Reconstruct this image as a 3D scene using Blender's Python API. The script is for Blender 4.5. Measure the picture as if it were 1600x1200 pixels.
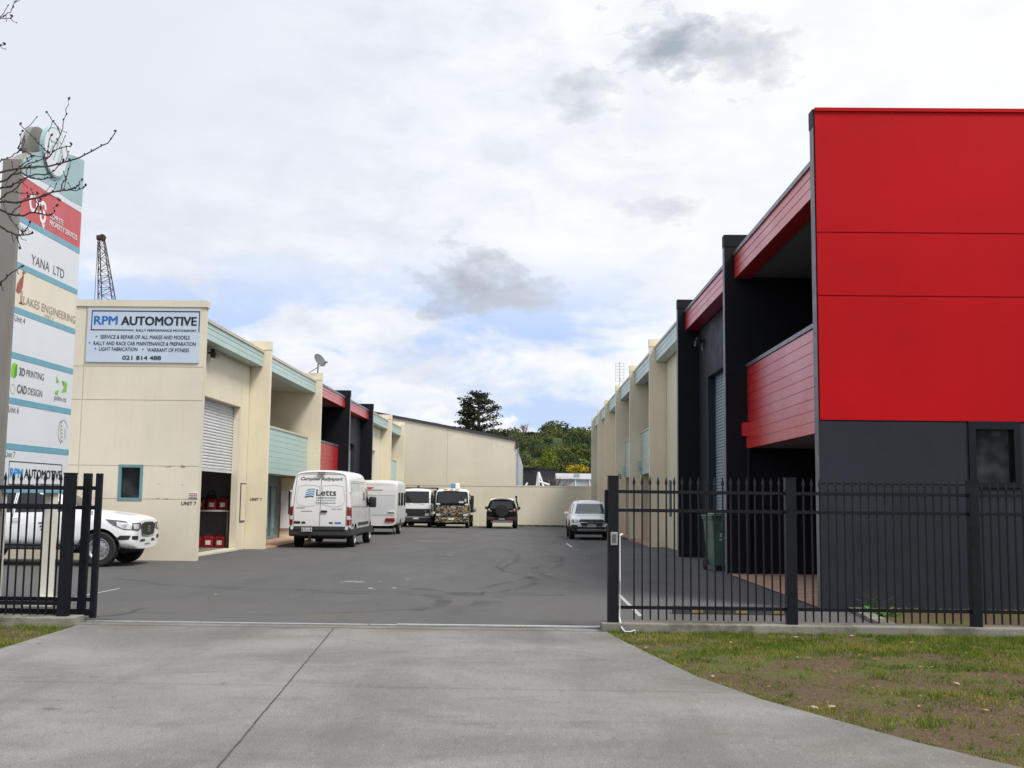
import bpy, bmesh, math, random
from math import sin, cos, pi, radians, sqrt
from mathutils import Vector, Matrix, Euler, noise
from mathutils.bvhtree import BVHTree

C = bpy.context
SC = C.scene
COL = SC.collection
for o in list(bpy.data.objects):
    bpy.data.objects.remove(o, do_unlink=True)
random.seed(7)

# ------------------------------------------------------------------ camera
cd = bpy.data.cameras.new('camera')
cam = bpy.data.objects.new('camera', cd)
COL.objects.link(cam)
cd.sensor_width = 36.0
cd.lens = 36.0 * 1700.0 / 1600.0
cd.clip_start = 0.05
cd.clip_end = 4000
YAW, PITCH, ROLL = 0.0140727, 0.1047535, 0.0115
cam.location = (0, 0, 1.6)
cam.rotation_euler = (Matrix.Rotation(YAW, 3, 'Z') @ Matrix.Rotation(pi/2 + PITCH, 3, 'X')
                      @ Matrix.Rotation(ROLL, 3, 'Z')).to_euler()
SC.camera = cam
SC.render.resolution_x, SC.render.resolution_y = 1024, 768

# ------------------------------------------------------------------ exposure, render
SC.view_settings.view_transform = 'Standard'
SC.view_settings.look = 'None'
SC.view_settings.gamma = 1
SC.view_settings.exposure = 0.5
SC.render.engine = 'CYCLES'
SC.cycles.use_denoising = True
SC.cycles.max_bounces = 7
SC.cycles.diffuse_bounces = 4
SC.cycles.glossy_bounces = 3
SC.cycles.transparent_max_bounces = 8
SC.cycles.caustics_reflective = False
SC.cycles.caustics_refractive = False

# ------------------------------------------------------------------ node helpers
class NT:
    def __init__(self, tree):
        self.t = tree; self.n = tree.nodes; self.l = tree.links
    def node(self, typ, **kw):
        nd = self.n.new(typ)
        for k, v in kw.items():
            setattr(nd, k, v)
        return nd
    def put(self, sock, v):
        if isinstance(v, (int, float)):
            sock.default_value = v
        elif isinstance(v, (tuple, list)):
            sock.default_value = v if len(v) == len(sock.default_value) else tuple(v) + (1,)
        else:
            self.l.new(v, sock)
    def math(self, op, a, b=0.0, c=0.0, clamp=False):
        nd = self.node('ShaderNodeMath', operation=op); nd.use_clamp = clamp
        self.put(nd.inputs[0], a); self.put(nd.inputs[1], b); self.put(nd.inputs[2], c)
        return nd.outputs[0]
    def noise(self, vec, scale, detail=4, rough=0.55, dist=0.0):
        nd = self.node('ShaderNodeTexNoise')
        if vec is not None: self.l.new(vec, nd.inputs['Vector'])
        nd.inputs['Scale'].default_value = scale; nd.inputs['Detail'].default_value = detail
        nd.inputs['Roughness'].default_value = rough; nd.inputs['Distortion'].default_value = dist
        return nd.outputs['Fac']
    def mapping(self, vec, scale=(1, 1, 1), loc=(0, 0, 0), rot=(0, 0, 0)):
        nd = self.node('ShaderNodeMapping')
        self.l.new(vec, nd.inputs[0])
        nd.inputs['Scale'].default_value = scale; nd.inputs['Location'].default_value = loc
        nd.inputs['Rotation'].default_value = rot
        return nd.outputs[0]
    def step(self, v, lo, hi, smooth=True, a=0.0, b=1.0):
        nd = self.node('ShaderNodeMapRange')
        if smooth: nd.interpolation_type = 'SMOOTHSTEP'
        self.put(nd.inputs['Value'], v)
        self.put(nd.inputs['From Min'], lo); self.put(nd.inputs['From Max'], hi)
        self.put(nd.inputs['To Min'], a); self.put(nd.inputs['To Max'], b)
        return nd.outputs[0]
    def mix(self, f, a, b, mode='MIX'):
        nd = self.node('ShaderNodeMix', data_type='RGBA', blend_type=mode)
        self.put(nd.inputs[0], f); self.put(nd.inputs[6], a); self.put(nd.inputs[7], b)
        return nd.outputs[2]
    def sep(self, vec):
        nd = self.node('ShaderNodeSeparateXYZ'); self.l.new(vec, nd.inputs[0]); return nd.outputs
    def comb(self, x, y, z):
        nd = self.node('ShaderNodeCombineXYZ')
        self.put(nd.inputs[0], x); self.put(nd.inputs[1], y); self.put(nd.inputs[2], z)
        return nd.outputs[0]

# ------------------------------------------------------------------ sky
SUN_EL, SUN_AZ = radians(55), radians(130)          # azimuth measured from +Y towards +X
w = bpy.data.worlds.new('World')
SC.world = w
w.use_nodes = True
T = NT(w.node_tree)
T.n.clear()
out = T.node('ShaderNodeOutputWorld')
bg = T.node('ShaderNodeBackground')
bg.inputs['Strength'].default_value = 0.101
T.l.new(bg.outputs[0], out.inputs[0])
sky = T.node('ShaderNodeTexSky', sky_type='NISHITA')
sky.sun_disc = False
sky.sun_elevation = SUN_EL
sky.sun_rotation = SUN_AZ
tc = T.node('ShaderNodeTexCoord')
d = T.sep(tc.outputs['Generated'])
az = T.math('ARCTAN2', d[0], d[1])
el = T.math('ARCSINE', d[2])
P = T.comb(az, T.math('MULTIPLY', el, 1.9), 0.0)
n1 = T.noise(P, 3.2, 8, 0.56, 0.3)
n2 = T.noise(T.mapping(P, loc=(3.1, 1.7, 0)), 11.0, 7, 0.6, 0.2)
n3 = T.noise(T.mapping(P, loc=(7.7, 4.2, 0), scale=(1, 1.3, 1)), 7.0, 6, 0.55, 0.4)
# blue shows in broken gaps low in the sky, mostly left of the street axis
low = T.math('MULTIPLY', T.step(el, 0.02, 0.06), T.step(el, 0.245, 0.14))
side = T.math('MULTIPLY', T.step(az, 0.20, 0.02), T.step(az, -1.3, -0.5))
gap = T.math('ADD', T.math('MULTIPLY', n1, 0.45), T.math('MULTIPLY', n3, 0.55))
gapm = T.math('MULTIPLY', T.step(gap, 0.44, 0.54), T.math('MULTIPLY', low, T.step(side, 0, 1, True, 0.25, 1)))
blue = T.mix(1.0, sky.outputs[0], (1.3, 1.25, 1.5, 1), 'MULTIPLY')
blue = T.mix(0.78, blue, (3.3, 4.45, 6.7, 1))
# layered cloud brightness
tone = T.math('ADD', T.math('MULTIPLY', n2, 0.5), T.math('MULTIPLY', n1, 0.5))
cl = T.mix(T.step(tone, 0.36, 0.60), (5.2, 5.5, 6.1, 1), (7.0, 7.15, 7.4, 1))
# the overcast is greyer to the left and overhead-left, whiter towards the sun on the right
cl = T.mix(T.math('MULTIPLY', T.step(az, 0.15, -0.45), T.step(el, 0.12, 0.35)), cl, (5.55, 5.8, 6.45, 1))
cl = T.mix(T.math('MULTIPLY', T.step(az, -0.1, 0.3), 0.7), cl, (7.0, 7.12, 7.3, 1))
col = T.mix(T.math('MULTIPLY', gapm, 0.9), cl, blue)
# cumulus heaps just above the hills
cu = T.math('MULTIPLY', T.step(n2, 0.48, 0.54), T.math('MULTIPLY', T.step(el, 0.0, 0.03), T.step(el, 0.125, 0.07)))
col = T.mix(T.math('MULTIPLY', cu, 0.9), col, T.mix(T.step(n2, 0.50, 0.64), (7.2, 7.3, 7.5, 1), (5.6, 5.95, 6.6, 1)))
# grey rain clouds
wob = T.noise(T.mapping(P, loc=(1.3, 9.1, 0)), 9.0, 8, 0.62, 0.0)
wob2 = T.noise(T.mapping(P, loc=(5.3, 2.1, 0)), 8.0, 8, 0.62, 0.0)
wob3 = T.noise(T.mapping(P, loc=(2.3, 6.1, 0)), 26.0, 7, 0.6, 0.3)
def blob(a0, e0, ra, re, strength, tint):
    global col
    x = T.math('DIVIDE', T.math('SUBTRACT', T.math('ADD', az, T.math('MULTIPLY', T.math('SUBTRACT', wob, 0.5), 0.14)), a0), ra)
    y = T.math('DIVIDE', T.math('SUBTRACT', T.math('ADD', el, T.math('MULTIPLY', T.math('SUBTRACT', wob2, 0.5), 0.09)), e0), re)
    r = T.math('SQRT', T.math('ADD', T.math('MULTIPLY', x, x), T.math('MULTIPLY', y, y)))
    r = T.math('ADD', r, T.math('MULTIPLY', T.math('SUBTRACT', wob3, 0.5), 2.3))
    m = T.math('MULTIPLY', T.math('POWER', T.step(r, 1.12, 0.1, False), 0.7), strength)
    col = T.mix(m, col, tint)
BLOBS = [
    (0.128, 0.402, 0.052, 0.032, 1.0, (2.9, 3.25, 3.8, 1)),
    (0.195, 0.392, 0.044, 0.034, 0.85, (3.9, 4.15, 4.55, 1)),
    (0.052, 0.362, 0.040, 0.016, 1.0, (4.6, 4.85, 5.3, 1)),
    (-0.055, 0.198, 0.040, 0.026, 0.95, (3.4, 3.65, 4.1, 1)),
    (-0.012, 0.186, 0.042, 0.018, 0.85, (3.9, 4.1, 4.5, 1)),
    (0.125, 0.262, 0.036, 0.013, 1.0, (5.0, 5.2, 5.6, 1)),
    (0.010, 0.115, 0.034, 0.012, 0.35, (6.6, 6.8, 7.2, 1)),
]
for b in BLOBS: blob(*b)
# below the horizon: dull ground tone
col = T.mix(T.step(d[2], -0.02, -0.08), col, (2.2, 2.2, 2.1, 1))
T.l.new(col, bg.inputs['Color'])

sd = bpy.data.lights.new('sun', 'SUN')
sd.energy = 2.4
sd.angle = radians(18)
sd.color = (1.0, 0.95, 0.87)
sun = bpy.data.objects.new('sun', sd)
COL.objects.link(sun)
sun.location = (20, 10, 40)
sv = Vector((sin(SUN_AZ)*cos(SUN_EL), cos(SUN_AZ)*cos(SUN_EL), sin(SUN_EL)))
sun.rotation_euler = (-sv).to_track_quat('-Z', 'Y').to_euler()

# ------------------------------------------------------------------ materials
MATS = {}
def pmat(name, col, rough=0.6, var=0.10, scale=2.0, fine=0.0, fscale=60.0, bump=0.0, bscale=60.0, bdist=0.01,
         metal=0.0, spec=0.5, streak=0.0, coat=0.0, stain=None):
    if name in MATS: return MATS[name]
    m = bpy.data.materials.new(name); m.use_nodes = True
    t = NT(m.node_tree); t.n.clear()
    o = t.node('ShaderNodeOutputMaterial'); b = t.node('ShaderNodeBsdfPrincipled')
    t.l.new(b.outputs[0], o.inputs[0])
    c3 = t.node('ShaderNodeTexCoord').outputs['Object']
    base = tuple(col[:3])
    fac = t.noise(c3, scale, 5, 0.6)
    c = t.mix(t.step(fac, 0.3, 0.7), tuple(x*(1-var) for x in base), tuple(min(1, x*(1+var)) for x in base))
    if streak:
        s = t.noise(t.mapping(c3, scale=(4, 4, 0.25)), 1.6, 6, 0.65)
        c = t.mix(t.math('MULTIPLY', t.step(s, 0.5, 0.78), streak), c, tuple(x*0.55 for x in base))
    if stain:
        sf = t.noise(t.mapping(c3, loc=(4, 7, 2)), stain[0], 7, 0.62)
        c = t.mix(t.math('MULTIPLY', t.step(sf, stain[1], stain[1]+0.18), stain[2]), c, stain[3])
    if fine:
        f2 = t.noise(c3, fscale, 3, 0.7)
        c = t.mix(t.step(f2, 0.3, 0.7), t.mix(fine, c, (0, 0, 0, 1)), t.mix(fine, c, tuple(min(1, x*2.2) for x in base)))
    t.put(b.inputs['Base Color'], c)
    rn = t.noise(t.mapping(c3, loc=(2, 3, 5)), scale*2.3, 4)
    t.put(b.inputs['Roughness'], t.step(rn, 0.3, 0.7, True, max(0.02, rough*0.85), min(1, rough*1.15)))
    b.inputs['Metallic'].default_value = metal
    b.inputs['Specular IOR Level'].default_value = spec
    if coat:
        b.inputs['Coat Weight'].default_value = coat; b.inputs['Coat Roughness'].default_value = 0.06 if rough < 0.33 else 0.32
    if bump:
        bn = t.node('ShaderNodeBump'); bn.inputs['Strength'].default_value = bump; bn.inputs['Distance'].default_value = bdist
        t.l.new(t.noise(c3, bscale, 5, 0.65), bn.inputs['Height'])
        t.l.new(bn.outputs[0], b.inputs['Normal'])
    MATS[name] = m
    return m

def hexlin(r, g, b):
    f = lambda v: ((v/255.0+0.055)/1.055)**2.4 if v > 10 else v/255/12.92
    return (f(r), f(g), f(b))

M = {}
M['cream'] = pmat('cream_paint', (0.76, 0.695, 0.54), 0.62, 0.05, 0.7, streak=0.22, bump=0.08, bscale=45, fine=0.03, fscale=30)
M['cream_warm'] = pmat('cream_paint_fin', (0.78, 0.705, 0.545), 0.6, 0.05, 0.7, streak=0.2, bump=0.08, bscale=45)
M['stone'] = pmat('stone_paint', (0.70, 0.65, 0.525), 0.7, 0.05, 0.5, streak=0.2, fine=0.03, fscale=20)
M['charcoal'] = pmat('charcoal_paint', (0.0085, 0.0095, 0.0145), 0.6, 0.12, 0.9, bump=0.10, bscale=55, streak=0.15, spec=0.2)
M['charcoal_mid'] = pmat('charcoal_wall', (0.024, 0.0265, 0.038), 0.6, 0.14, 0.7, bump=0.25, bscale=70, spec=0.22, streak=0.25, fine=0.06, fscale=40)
M['red'] = pmat('red_paint', (0.47, 0.0035, 0.007), 0.55, 0.09, 0.28, streak=0.12, bump=0.05, bscale=18, spec=0.14, fine=0.02, fscale=30)
M['red_board'] = pmat('red_board', (0.56, 0.022, 0.026), 0.34, 0.04, 0.4, coat=0.6)
M['teal_board'] = pmat('teal_board', (0.40, 0.55, 0.52), 0.38, 0.04, 0.4, coat=0.3)
M['teal_frame'] = pmat('teal_frame', (0.13, 0.26, 0.29), 0.4, 0.08, 3)
M['flash'] = pmat('grey_flashing', (0.16, 0.17, 0.18), 0.35, 0.1, 2, metal=0.4)
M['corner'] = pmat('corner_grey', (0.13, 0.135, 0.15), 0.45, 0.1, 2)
M['cream_flash'] = pmat('cream_flashing', (0.50, 0.46, 0.36), 0.4, 0.06, 2)
M['gap'] = pmat('shadow_gap', (0.012, 0.012, 0.014), 0.8, 0.1)
M['soffit_dark'] = pmat('soffit_dark', (0.15, 0.155, 0.165), 0.8, 0.08, 1, bump=0.1, bscale=40)
M['soffit_light'] = pmat('soffit_light', (0.46, 0.43, 0.35), 0.8, 0.06, 1)
M['door_white'] = pmat('roller_white', (0.60, 0.62, 0.64), 0.42, 0.05, 2)
M['door_blue'] = pmat('roller_blue', (0.26, 0.34, 0.40), 0.42, 0.06, 2)
M['door_grey'] = pmat('roller_grey', (0.42, 0.46, 0.52), 0.42, 0.06, 2)
M['roof'] = pmat('roof_steel', (0.35, 0.36, 0.36), 0.5, 0.08, 1, metal=0.2)
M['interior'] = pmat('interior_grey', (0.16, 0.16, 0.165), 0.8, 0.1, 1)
M['glass'] = pmat('dark_glass', (0.012, 0.014, 0.016), 0.05, 0.2, 1, spec=0.6)
M['glass_mid'] = pmat('windscreen_glass', (0.055, 0.085, 0.095), 0.06, 0.3, 1.5, spec=0.7)
M['glass_teal'] = pmat('shopfront_glass', (0.16, 0.23, 0.24), 0.06, 0.25, 0.6, spec=0.9)
M['brick'] = None
M['fence'] = pmat('black_steel', (0.007, 0.009, 0.014), 0.45, 0.15, 6, spec=0.25)
M['plinth'] = pmat('plinth_concrete', (0.23, 0.22, 0.19), 0.9, 0.18, 1.2, fine=0.22, fscale=70, bump=0.5, bscale=60, stain=(1.8, 0.42, 0.85, (0.06, 0.06, 0.038)))
M['white'] = pmat('white_paint', (0.80, 0.81, 0.83), 0.30, 0.015, 0.3, coat=0.5)
M['white_dirty'] = pmat('white_body', (0.74, 0.75, 0.75), 0.30, 0.05, 1.2, coat=0.5, streak=0.10)
M['black_plastic'] = pmat('black_plastic', (0.018, 0.019, 0.021), 0.55, 0.15, 6)
M['black_paint'] = pmat('black_paint', (0.006, 0.006, 0.007), 0.5, 0.1, 2, spec=0.12)
M['grey_plastic'] = pmat('grey_plastic', (0.035, 0.037, 0.042), 0.6, 0.12, 5)
M['under'] = pmat('underbody', (0.008, 0.008, 0.008), 0.9, 0.2, 4)
M['tyre'] = pmat('tyre_rubber', (0.017, 0.017, 0.018), 0.8, 0.2, 8)
M['rim'] = pmat('rim_silver', (0.42, 0.43, 0.44), 0.38, 0.08, 5, metal=0.7)
M['rim_dark'] = pmat('rim_dark', (0.10, 0.10, 0.11), 0.4, 0.1, 5, metal=0.6)
M['chrome'] = pmat('chrome', (0.60, 0.61, 0.63), 0.18, 0.05, 4, metal=1.0)
M['lamp_red'] = pmat('lamp_red', (0.24, 0.008, 0.011), 0.12, 0.1, 8, coat=0.5)
M['lamp_clear'] = pmat('lamp_clear', (0.60, 0.62, 0.64), 0.10, 0.25, 14, spec=0.8)
M['lamp_smoke'] = pmat('lamp_smoke', (0.10, 0.105, 0.11), 0.12, 0.2, 10, spec=0.8)
M['lamp_orange'] = pmat('lamp_orange', (0.62, 0.20, 0.02), 0.15, 0.1, 8)
M['plate'] = pmat('plate_white', (0.70, 0.71, 0.70), 0.4, 0.05, 9)
M['ink'] = pmat('ink_black', (0.012, 0.013, 0.022), 0.5, 0.1, 4)
M['ink_grey'] = pmat('ink_grey', (0.10, 0.11, 0.12), 0.5, 0.1, 4)
M['ink_blue'] = pmat('ink_blue', (0.015, 0.15, 0.50), 0.45, 0.08, 4)
M['ink_cyan'] = pmat('ink_cyan', (0.03, 0.30, 0.70), 0.45, 0.08, 4)
M['ink_green'] = pmat('ink_green', (0.22, 0.55, 0.03), 0.45, 0.08, 4)
M['ink_green_dark'] = pmat('ink_green_dark', (0.08, 0.28, 0.02), 0.45, 0.08, 4)
M['ink_brown'] = pmat('ink_brown', (0.33, 0.10, 0.06), 0.5, 0.1, 4)
M['ink_tan'] = pmat('ink_tan', (0.34, 0.27, 0.21), 0.5, 0.1, 4)
M['sign_blue'] = pmat('wall_sign_face', (0.53, 0.62, 0.75), 0.45, 0.04, 0.8)
M['sign_white'] = pmat('sign_face', (0.70, 0.75, 0.81), 0.4, 0.03, 0.9)
M['sign_cream'] = pmat('sign_face_cream', (0.74, 0.70, 0.58), 0.4, 0.06, 0.9)
M['sign_teal'] = pmat('sign_teal', (0.30, 0.46, 0.50), 0.4, 0.04, 1.5)
M['sign_line'] = pmat('sign_line', (0.15, 0.38, 0.50), 0.4, 0.05, 3)
M['sign_red'] = pmat('sign_red', (0.55, 0.075, 0.09), 0.4, 0.05, 1.5)
M['sign_post'] = pmat('sign_post_grey', (0.225, 0.215, 0.20), 0.5, 0.1, 1.5, streak=0.2)
M['sign_leg'] = pmat('sign_leg_white', (0.66, 0.64, 0.57), 0.5, 0.06, 2, streak=0.2)
M['bin_green'] = pmat('bin_green', (0.085, 0.155, 0.115), 0.45, 0.12, 3)
M['bin_lid'] = pmat('bin_lid', (0.09, 0.17, 0.11), 0.4, 0.15, 3)
M['bark'] = pmat('bark_twig', (0.055, 0.035, 0.032), 0.85, 0.3, 20, bump=0.5, bscale=120)
M['bark_trunk'] = pmat('bark_trunk', (0.09, 0.07, 0.055), 0.9, 0.3, 6, bump=0.8, bscale=30, bdist=0.02)
M['galv'] = pmat('galvanised', (0.55, 0.56, 0.57), 0.32, 0.1, 5, metal=0.7)
M['dish'] = pmat('dish_grey', (0.11, 0.115, 0.125), 0.5, 0.1, 4)
M['crane'] = pmat('crane_rust', (0.05, 0.028, 0.030), 0.7, 0.3, 3)
M['can_red'] = pmat('can_red', (0.28, 0.010, 0.010), 0.4, 0.1, 5)
M['paint_line'] = pmat('marking_white', (0.40, 0.40, 0.39), 0.7, 0.12, 3, fine=0.25, fscale=30)
M['yellow'] = pmat('marking_yellow', (0.15, 0.105, 0.022), 0.6, 0.2, 8)
M['leaf_dry'] = pmat('dry_leaf', (0.28, 0.155, 0.08), 0.8, 0.35, 3)
M['leaf_pale'] = pmat('pale_leaf', (0.38, 0.29, 0.20), 0.8, 0.25, 3)
M['caravan'] = pmat('caravan_white', (0.70, 0.72, 0.72), 0.33, 0.03, 1.2, coat=0.3, streak=0.08)
M['caravan_grey'] = pmat('caravan_grey', (0.60, 0.65, 0.655), 0.35, 0.03, 1.2)
M['blue_box'] = pmat('blue_box', (0.10, 0.27, 0.50), 0.5, 0.1, 3)
M['ware_side'] = pmat('warehouse_side', (0.40, 0.44, 0.50), 0.45, 0.08, 1)
M['dark_trim'] = pmat('dark_trim', (0.045, 0.042, 0.055), 0.5, 0.1, 1)
M['dark_shed'] = pmat('dark_cladding', (0.022, 0.023, 0.030), 0.6, 0.15, 0.5)
M['house'] = pmat('brown_house', (0.09, 0.07, 0.055), 0.7, 0.15, 0.3)

def brick_mat():
    m = bpy.data.materials.new('brick_paver'); m.use_nodes = True
    t = NT(m.node_tree); b = t.n['Principled BSDF']
    c3 = t.node('ShaderNodeTexCoord').outputs['Object']
    br = t.node('ShaderNodeTexBrick')
    t.l.new(c3, br.inputs['Vector'])
    br.inputs['Color1'].default_value = (0.46, 0.25, 0.17, 1); br.inputs['Color2'].default_value = (0.40, 0.20, 0.135, 1)
    br.inputs['Mortar'].default_value = (0.20, 0.16, 0.13, 1); br.inputs['Scale'].default_value = 1.0
    br.inputs['Brick Width'].default_value = 0.22; br.inputs['Row Height'].default_value = 0.11
    br.inputs['Mortar Size'].default_value = 0.005
    n = t.noise(c3, 3.0, 6)
    t.put(b.inputs['Base Color'], t.mix(t.step(n, 0.3, 0.75), br.outputs['Color'], (0.52, 0.35, 0.26, 1)))
    b.inputs['Roughness'].default_value = 0.85
    return m
M['brick'] = brick_mat()

def asphalt_mat():
    m = bpy.data.materials.new('asphalt'); m.use_nodes = True
    t = NT(m.node_tree); b = t.n['Principled BSDF']
    c3 = t.node('ShaderNodeTexCoord').outputs['Object']
    big = t.noise(t.mapping(c3, scale=(1, 0.5, 1)), 0.16, 7, 0.6, 0.4)
    mid = t.noise(t.mapping(c3, scale=(1.6, 0.5, 1)), 0.75, 7, 0.62, 0.6)
    fine = t.noise(c3, 55.0, 3, 0.7)
    grit = t.noise(c3, 170.0, 2, 0.6)
    c = t.mix(t.step(big, 0.32, 0.68), (0.088, 0.088, 0.089, 1), (0.125, 0.124, 0.122, 1))
    c = t.mix(t.math('MULTIPLY', t.step(mid, 0.54, 0.78), 0.45), c, (0.058, 0.058, 0.060, 1))
    c = t.mix(t.math('MULTIPLY', t.step(mid, 0.42, 0.25), 0.5), c, (0.118, 0.117, 0.115, 1))
    # dusty, slightly green strip just inside the gate
    y = t.sep(c3)[1]
    dust = t.math('MULTIPLY', t.step(y, 19.5, 14.5), t.step(t.noise(c3, 0.55, 5), 0.42, 0.68))
    c = t.mix(t.math('MULTIPLY', dust, 0.55), c, (0.125, 0.122, 0.098, 1))
    c = t.mix(t.step(fine, 0.42, 0.70, True, 0, 0.6), c, (0.20, 0.20, 0.20, 1))
    c = t.mix(t.step(grit, 0.60, 0.42, True, 0, 0.5), c, (0.022, 0.022, 0.024, 1))
    # worn rubber darkened lanes, cracks
    vo = t.node('ShaderNodeTexVoronoi', feature='DISTANCE_TO_EDGE')
    nz = t.node('ShaderNodeTexNoise'); t.l.new(c3, nz.inputs['Vector']); nz.inputs['Scale'].default_value = 0.8; nz.inputs['Detail'].default_value = 5
    mixv = t.node('ShaderNodeMix', data_type='VECTOR'); mixv.inputs[0].default_value = 0.35
    t.l.new(c3, mixv.inputs[4]); t.l.new(nz.outputs['Color'], mixv.inputs[5])
    t.l.new(mixv.outputs[1], vo.inputs['Vector']); vo.inputs['Scale'].default_value = 0.16
    crack = t.math('MULTIPLY', t.step(vo.outputs['Distance'], 0.006, 0.0015), t.step(t.noise(c3, 0.25, 3), 0.5, 0.6))
    c = t.mix(t.math('MULTIPLY', crack, 0.55), c, (0.015, 0.015, 0.016, 1))
    t.put(b.inputs['Base Color'], c)
    t.put(b.inputs['Roughness'], t.step(mid, 0.3, 0.7, True, 0.78, 0.95))
    b.inputs['Specular IOR Level'].default_value = 0.35
    bn = t.node('ShaderNodeBump'); bn.inputs['Strength'].default_value = 0.5; bn.inputs['Distance'].default_value = 0.006
    t.l.new(fine, bn.inputs['Height']); t.l.new(bn.outputs[0], b.inputs['Normal'])
    return m
M['asphalt'] = asphalt_mat()

def concrete_mat():
    m = bpy.data.materials.new('driveway_concrete'); m.use_nodes = True
    t = NT(m.node_tree); b = t.n['Principled BSDF']
    c3 = t.node('ShaderNodeTexCoord').outputs['Object']
    big = t.noise(c3, 0.32, 7, 0.62, 0.5)
    mid = t.noise(t.mapping(c3, scale=(0.6, 1.5, 1)), 1.3, 8, 0.66, 0.5)
    fine = t.noise(c3, 70.0, 4, 0.75)
    grit = t.noise(c3, 130.0, 2, 0.6)
    c = t.mix(t.step(big, 0.36, 0.64), (0.185, 0.183, 0.172, 1), (0.31, 0.308, 0.29, 1))
    c = t.mix(t.math('MULTIPLY', t.step(mid, 0.50, 0.74), 0.65), c, (0.125, 0.125, 0.12, 1))
    c = t.mix(t.math('MULTIPLY', t.step(mid, 0.40, 0.22), 0.5), c, (0.34, 0.34, 0.325, 1))
    # brown-tinged dirt washed from the verge, by the gate and along the right edge
    s = t.sep(c3)
    e = t.math('MULTIPLY', t.step(t.noise(c3, 0.9, 6, 0.6), 0.42, 0.66),
               t.math('MAXIMUM', t.step(s[1], 11.8, 13.6), t.step(s[0], 0.2, 2.2)))
    c = t.mix(t.math('MULTIPLY', e, 0.7), c, (0.165, 0.14, 0.105, 1))
    brm = t.noise(t.mapping(c3, scale=(3.0, 1.0, 1)), 7.0, 6, 0.7, 0.3)
    c = t.mix(t.step(brm, 0.52, 0.72, True, 0, 0.5), c, (0.12, 0.119, 0.113, 1))
    c = t.mix(t.step(brm, 0.46, 0.28, True, 0, 0.4), c, (0.40, 0.398, 0.38, 1))
    lane = t.math('MULTIPLY', t.step(t.noise(t.mapping(c3, scale=(1.0, 0.12, 1)), 0.9, 5, 0.6), 0.50, 0.66), 0.5)
    c = t.mix(lane, c, (0.13, 0.13, 0.125, 1))
    c = t.mix(t.step(fine, 0.62, 0.36, True, 0, 0.5), c, (0.09, 0.09, 0.086, 1))
    c = t.mix(t.step(fine, 0.52, 0.72, True, 0, 0.4), c, (0.48, 0.48, 0.46, 1))
    c = t.mix(t.step(grit, 0.60, 0.40, True, 0, 0.25), c, (0.06, 0.06, 0.058, 1))
    spots = t.noise(t.mapping(c3, loc=(11, 3, 0)), 3.4, 2, 0.5)
    c = t.mix(t.step(spots, 0.70, 0.76, True, 0, 0.6), c, (0.07, 0.068, 0.064, 1))
    t.put(b.inputs['Base Color'], c)
    b.inputs['Roughness'].default_value = 0.9
    b.inputs['Specular IOR Level'].default_value = 0.3
    bn = t.node('ShaderNodeBump'); bn.inputs['Strength'].default_value = 0.55; bn.inputs['Distance'].default_value = 0.006
    t.l.new(fine, bn.inputs['Height']); t.l.new(bn.outputs[0], b.inputs['Normal'])
    return m
M['concrete'] = concrete_mat()

def soil_mat():
    m = bpy.data.materials.new('verge_soil'); m.use_nodes = True
    t = NT(m.node_tree); b = t.n['Principled BSDF']
    c3 = t.node('ShaderNodeTexCoord').outputs['Object']
    n = t.noise(c3, 0.9, 8, 0.65, 0.4); n2 = t.noise(c3, 18, 6, 0.7); n3 = t.noise(c3, 90, 3, 0.7)
    c = t.mix(t.step(n, 0.36, 0.54), (0.105, 0.145, 0.022, 1), (0.135, 0.090, 0.058, 1))
    c = t.mix(t.step(n2, 0.42, 0.66, True, 0, 0.75), c, (0.19, 0.145, 0.09, 1))
    c = t.mix(t.step(n3, 0.58, 0.42, True, 0, 0.75), c, (0.034, 0.027, 0.018, 1))
    t.put(b.inputs['Base Color'], c)
    b.inputs['Roughness'].default_value = 0.95; b.inputs['Specular IOR Level'].default_value = 0.15
    bn = t.node('ShaderNodeBump'); bn.inputs['Strength'].default_value = 0.9; bn.inputs['Distance'].default_value = 0.02
    t.l.new(n2, bn.inputs['Height']); t.l.new(bn.outputs[0], b.inputs['Normal'])
    return m
M['soil'] = soil_mat()

def leafy_mat(name, dark, mid, light, scale, rough=0.7, trans=0.25):
    m = bpy.data.materials.new(name); m.use_nodes = True
    t = NT(m.node_tree); b = t.n['Principled BSDF']
    c3 = t.node('ShaderNodeTexCoord').outputs['Object']
    n = t.noise(c3, scale, 3, 0.6); n2 = t.noise(c3, scale*9, 2, 0.6)
    c = t.mix(t.step(n, 0.35, 0.50), dark, mid)
    c = t.mix(t.step(n, 0.50, 0.66), c, light)
    c = t.mix(t.step(n2, 0.35, 0.65, True, 0, 0.35), c, tuple(x*0.5 for x in dark[:3]))
    t.put(b.inputs['Base Color'], c)
    b.inputs['Roughness'].default_value = rough; b.inputs['Specular IOR Level'].default_value = 0.25
    tr = t.node('ShaderNodeBsdfTranslucent'); t.put(tr.inputs['Color'], c)
    mx = t.node('ShaderNodeMixShader'); mx.inputs[0].default_value = trans
    t.l.new(b.outputs[0], mx.inputs[1]); t.l.new(tr.outputs[0], mx.inputs[2])
    t.l.new(mx.outputs[0], t.n['Material Output'].inputs[0])
    return m
M['grass'] = leafy_mat('grass_blades', (0.085, 0.150, 0.010), (0.155, 0.215, 0.022), (0.31, 0.285, 0.07), 1.5)
M['hill'] = leafy_mat('hill_scrub', (0.030, 0.052, 0.026), (0.085, 0.118, 0.034), (0.15, 0.165, 0.045), 0.11)
M['pine'] = leafy_mat('pine_foliage', (0.014, 0.026, 0.012), (0.028, 0.044, 0.018), (0.050, 0.066, 0.026), 0.35, trans=0.1)
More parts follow.
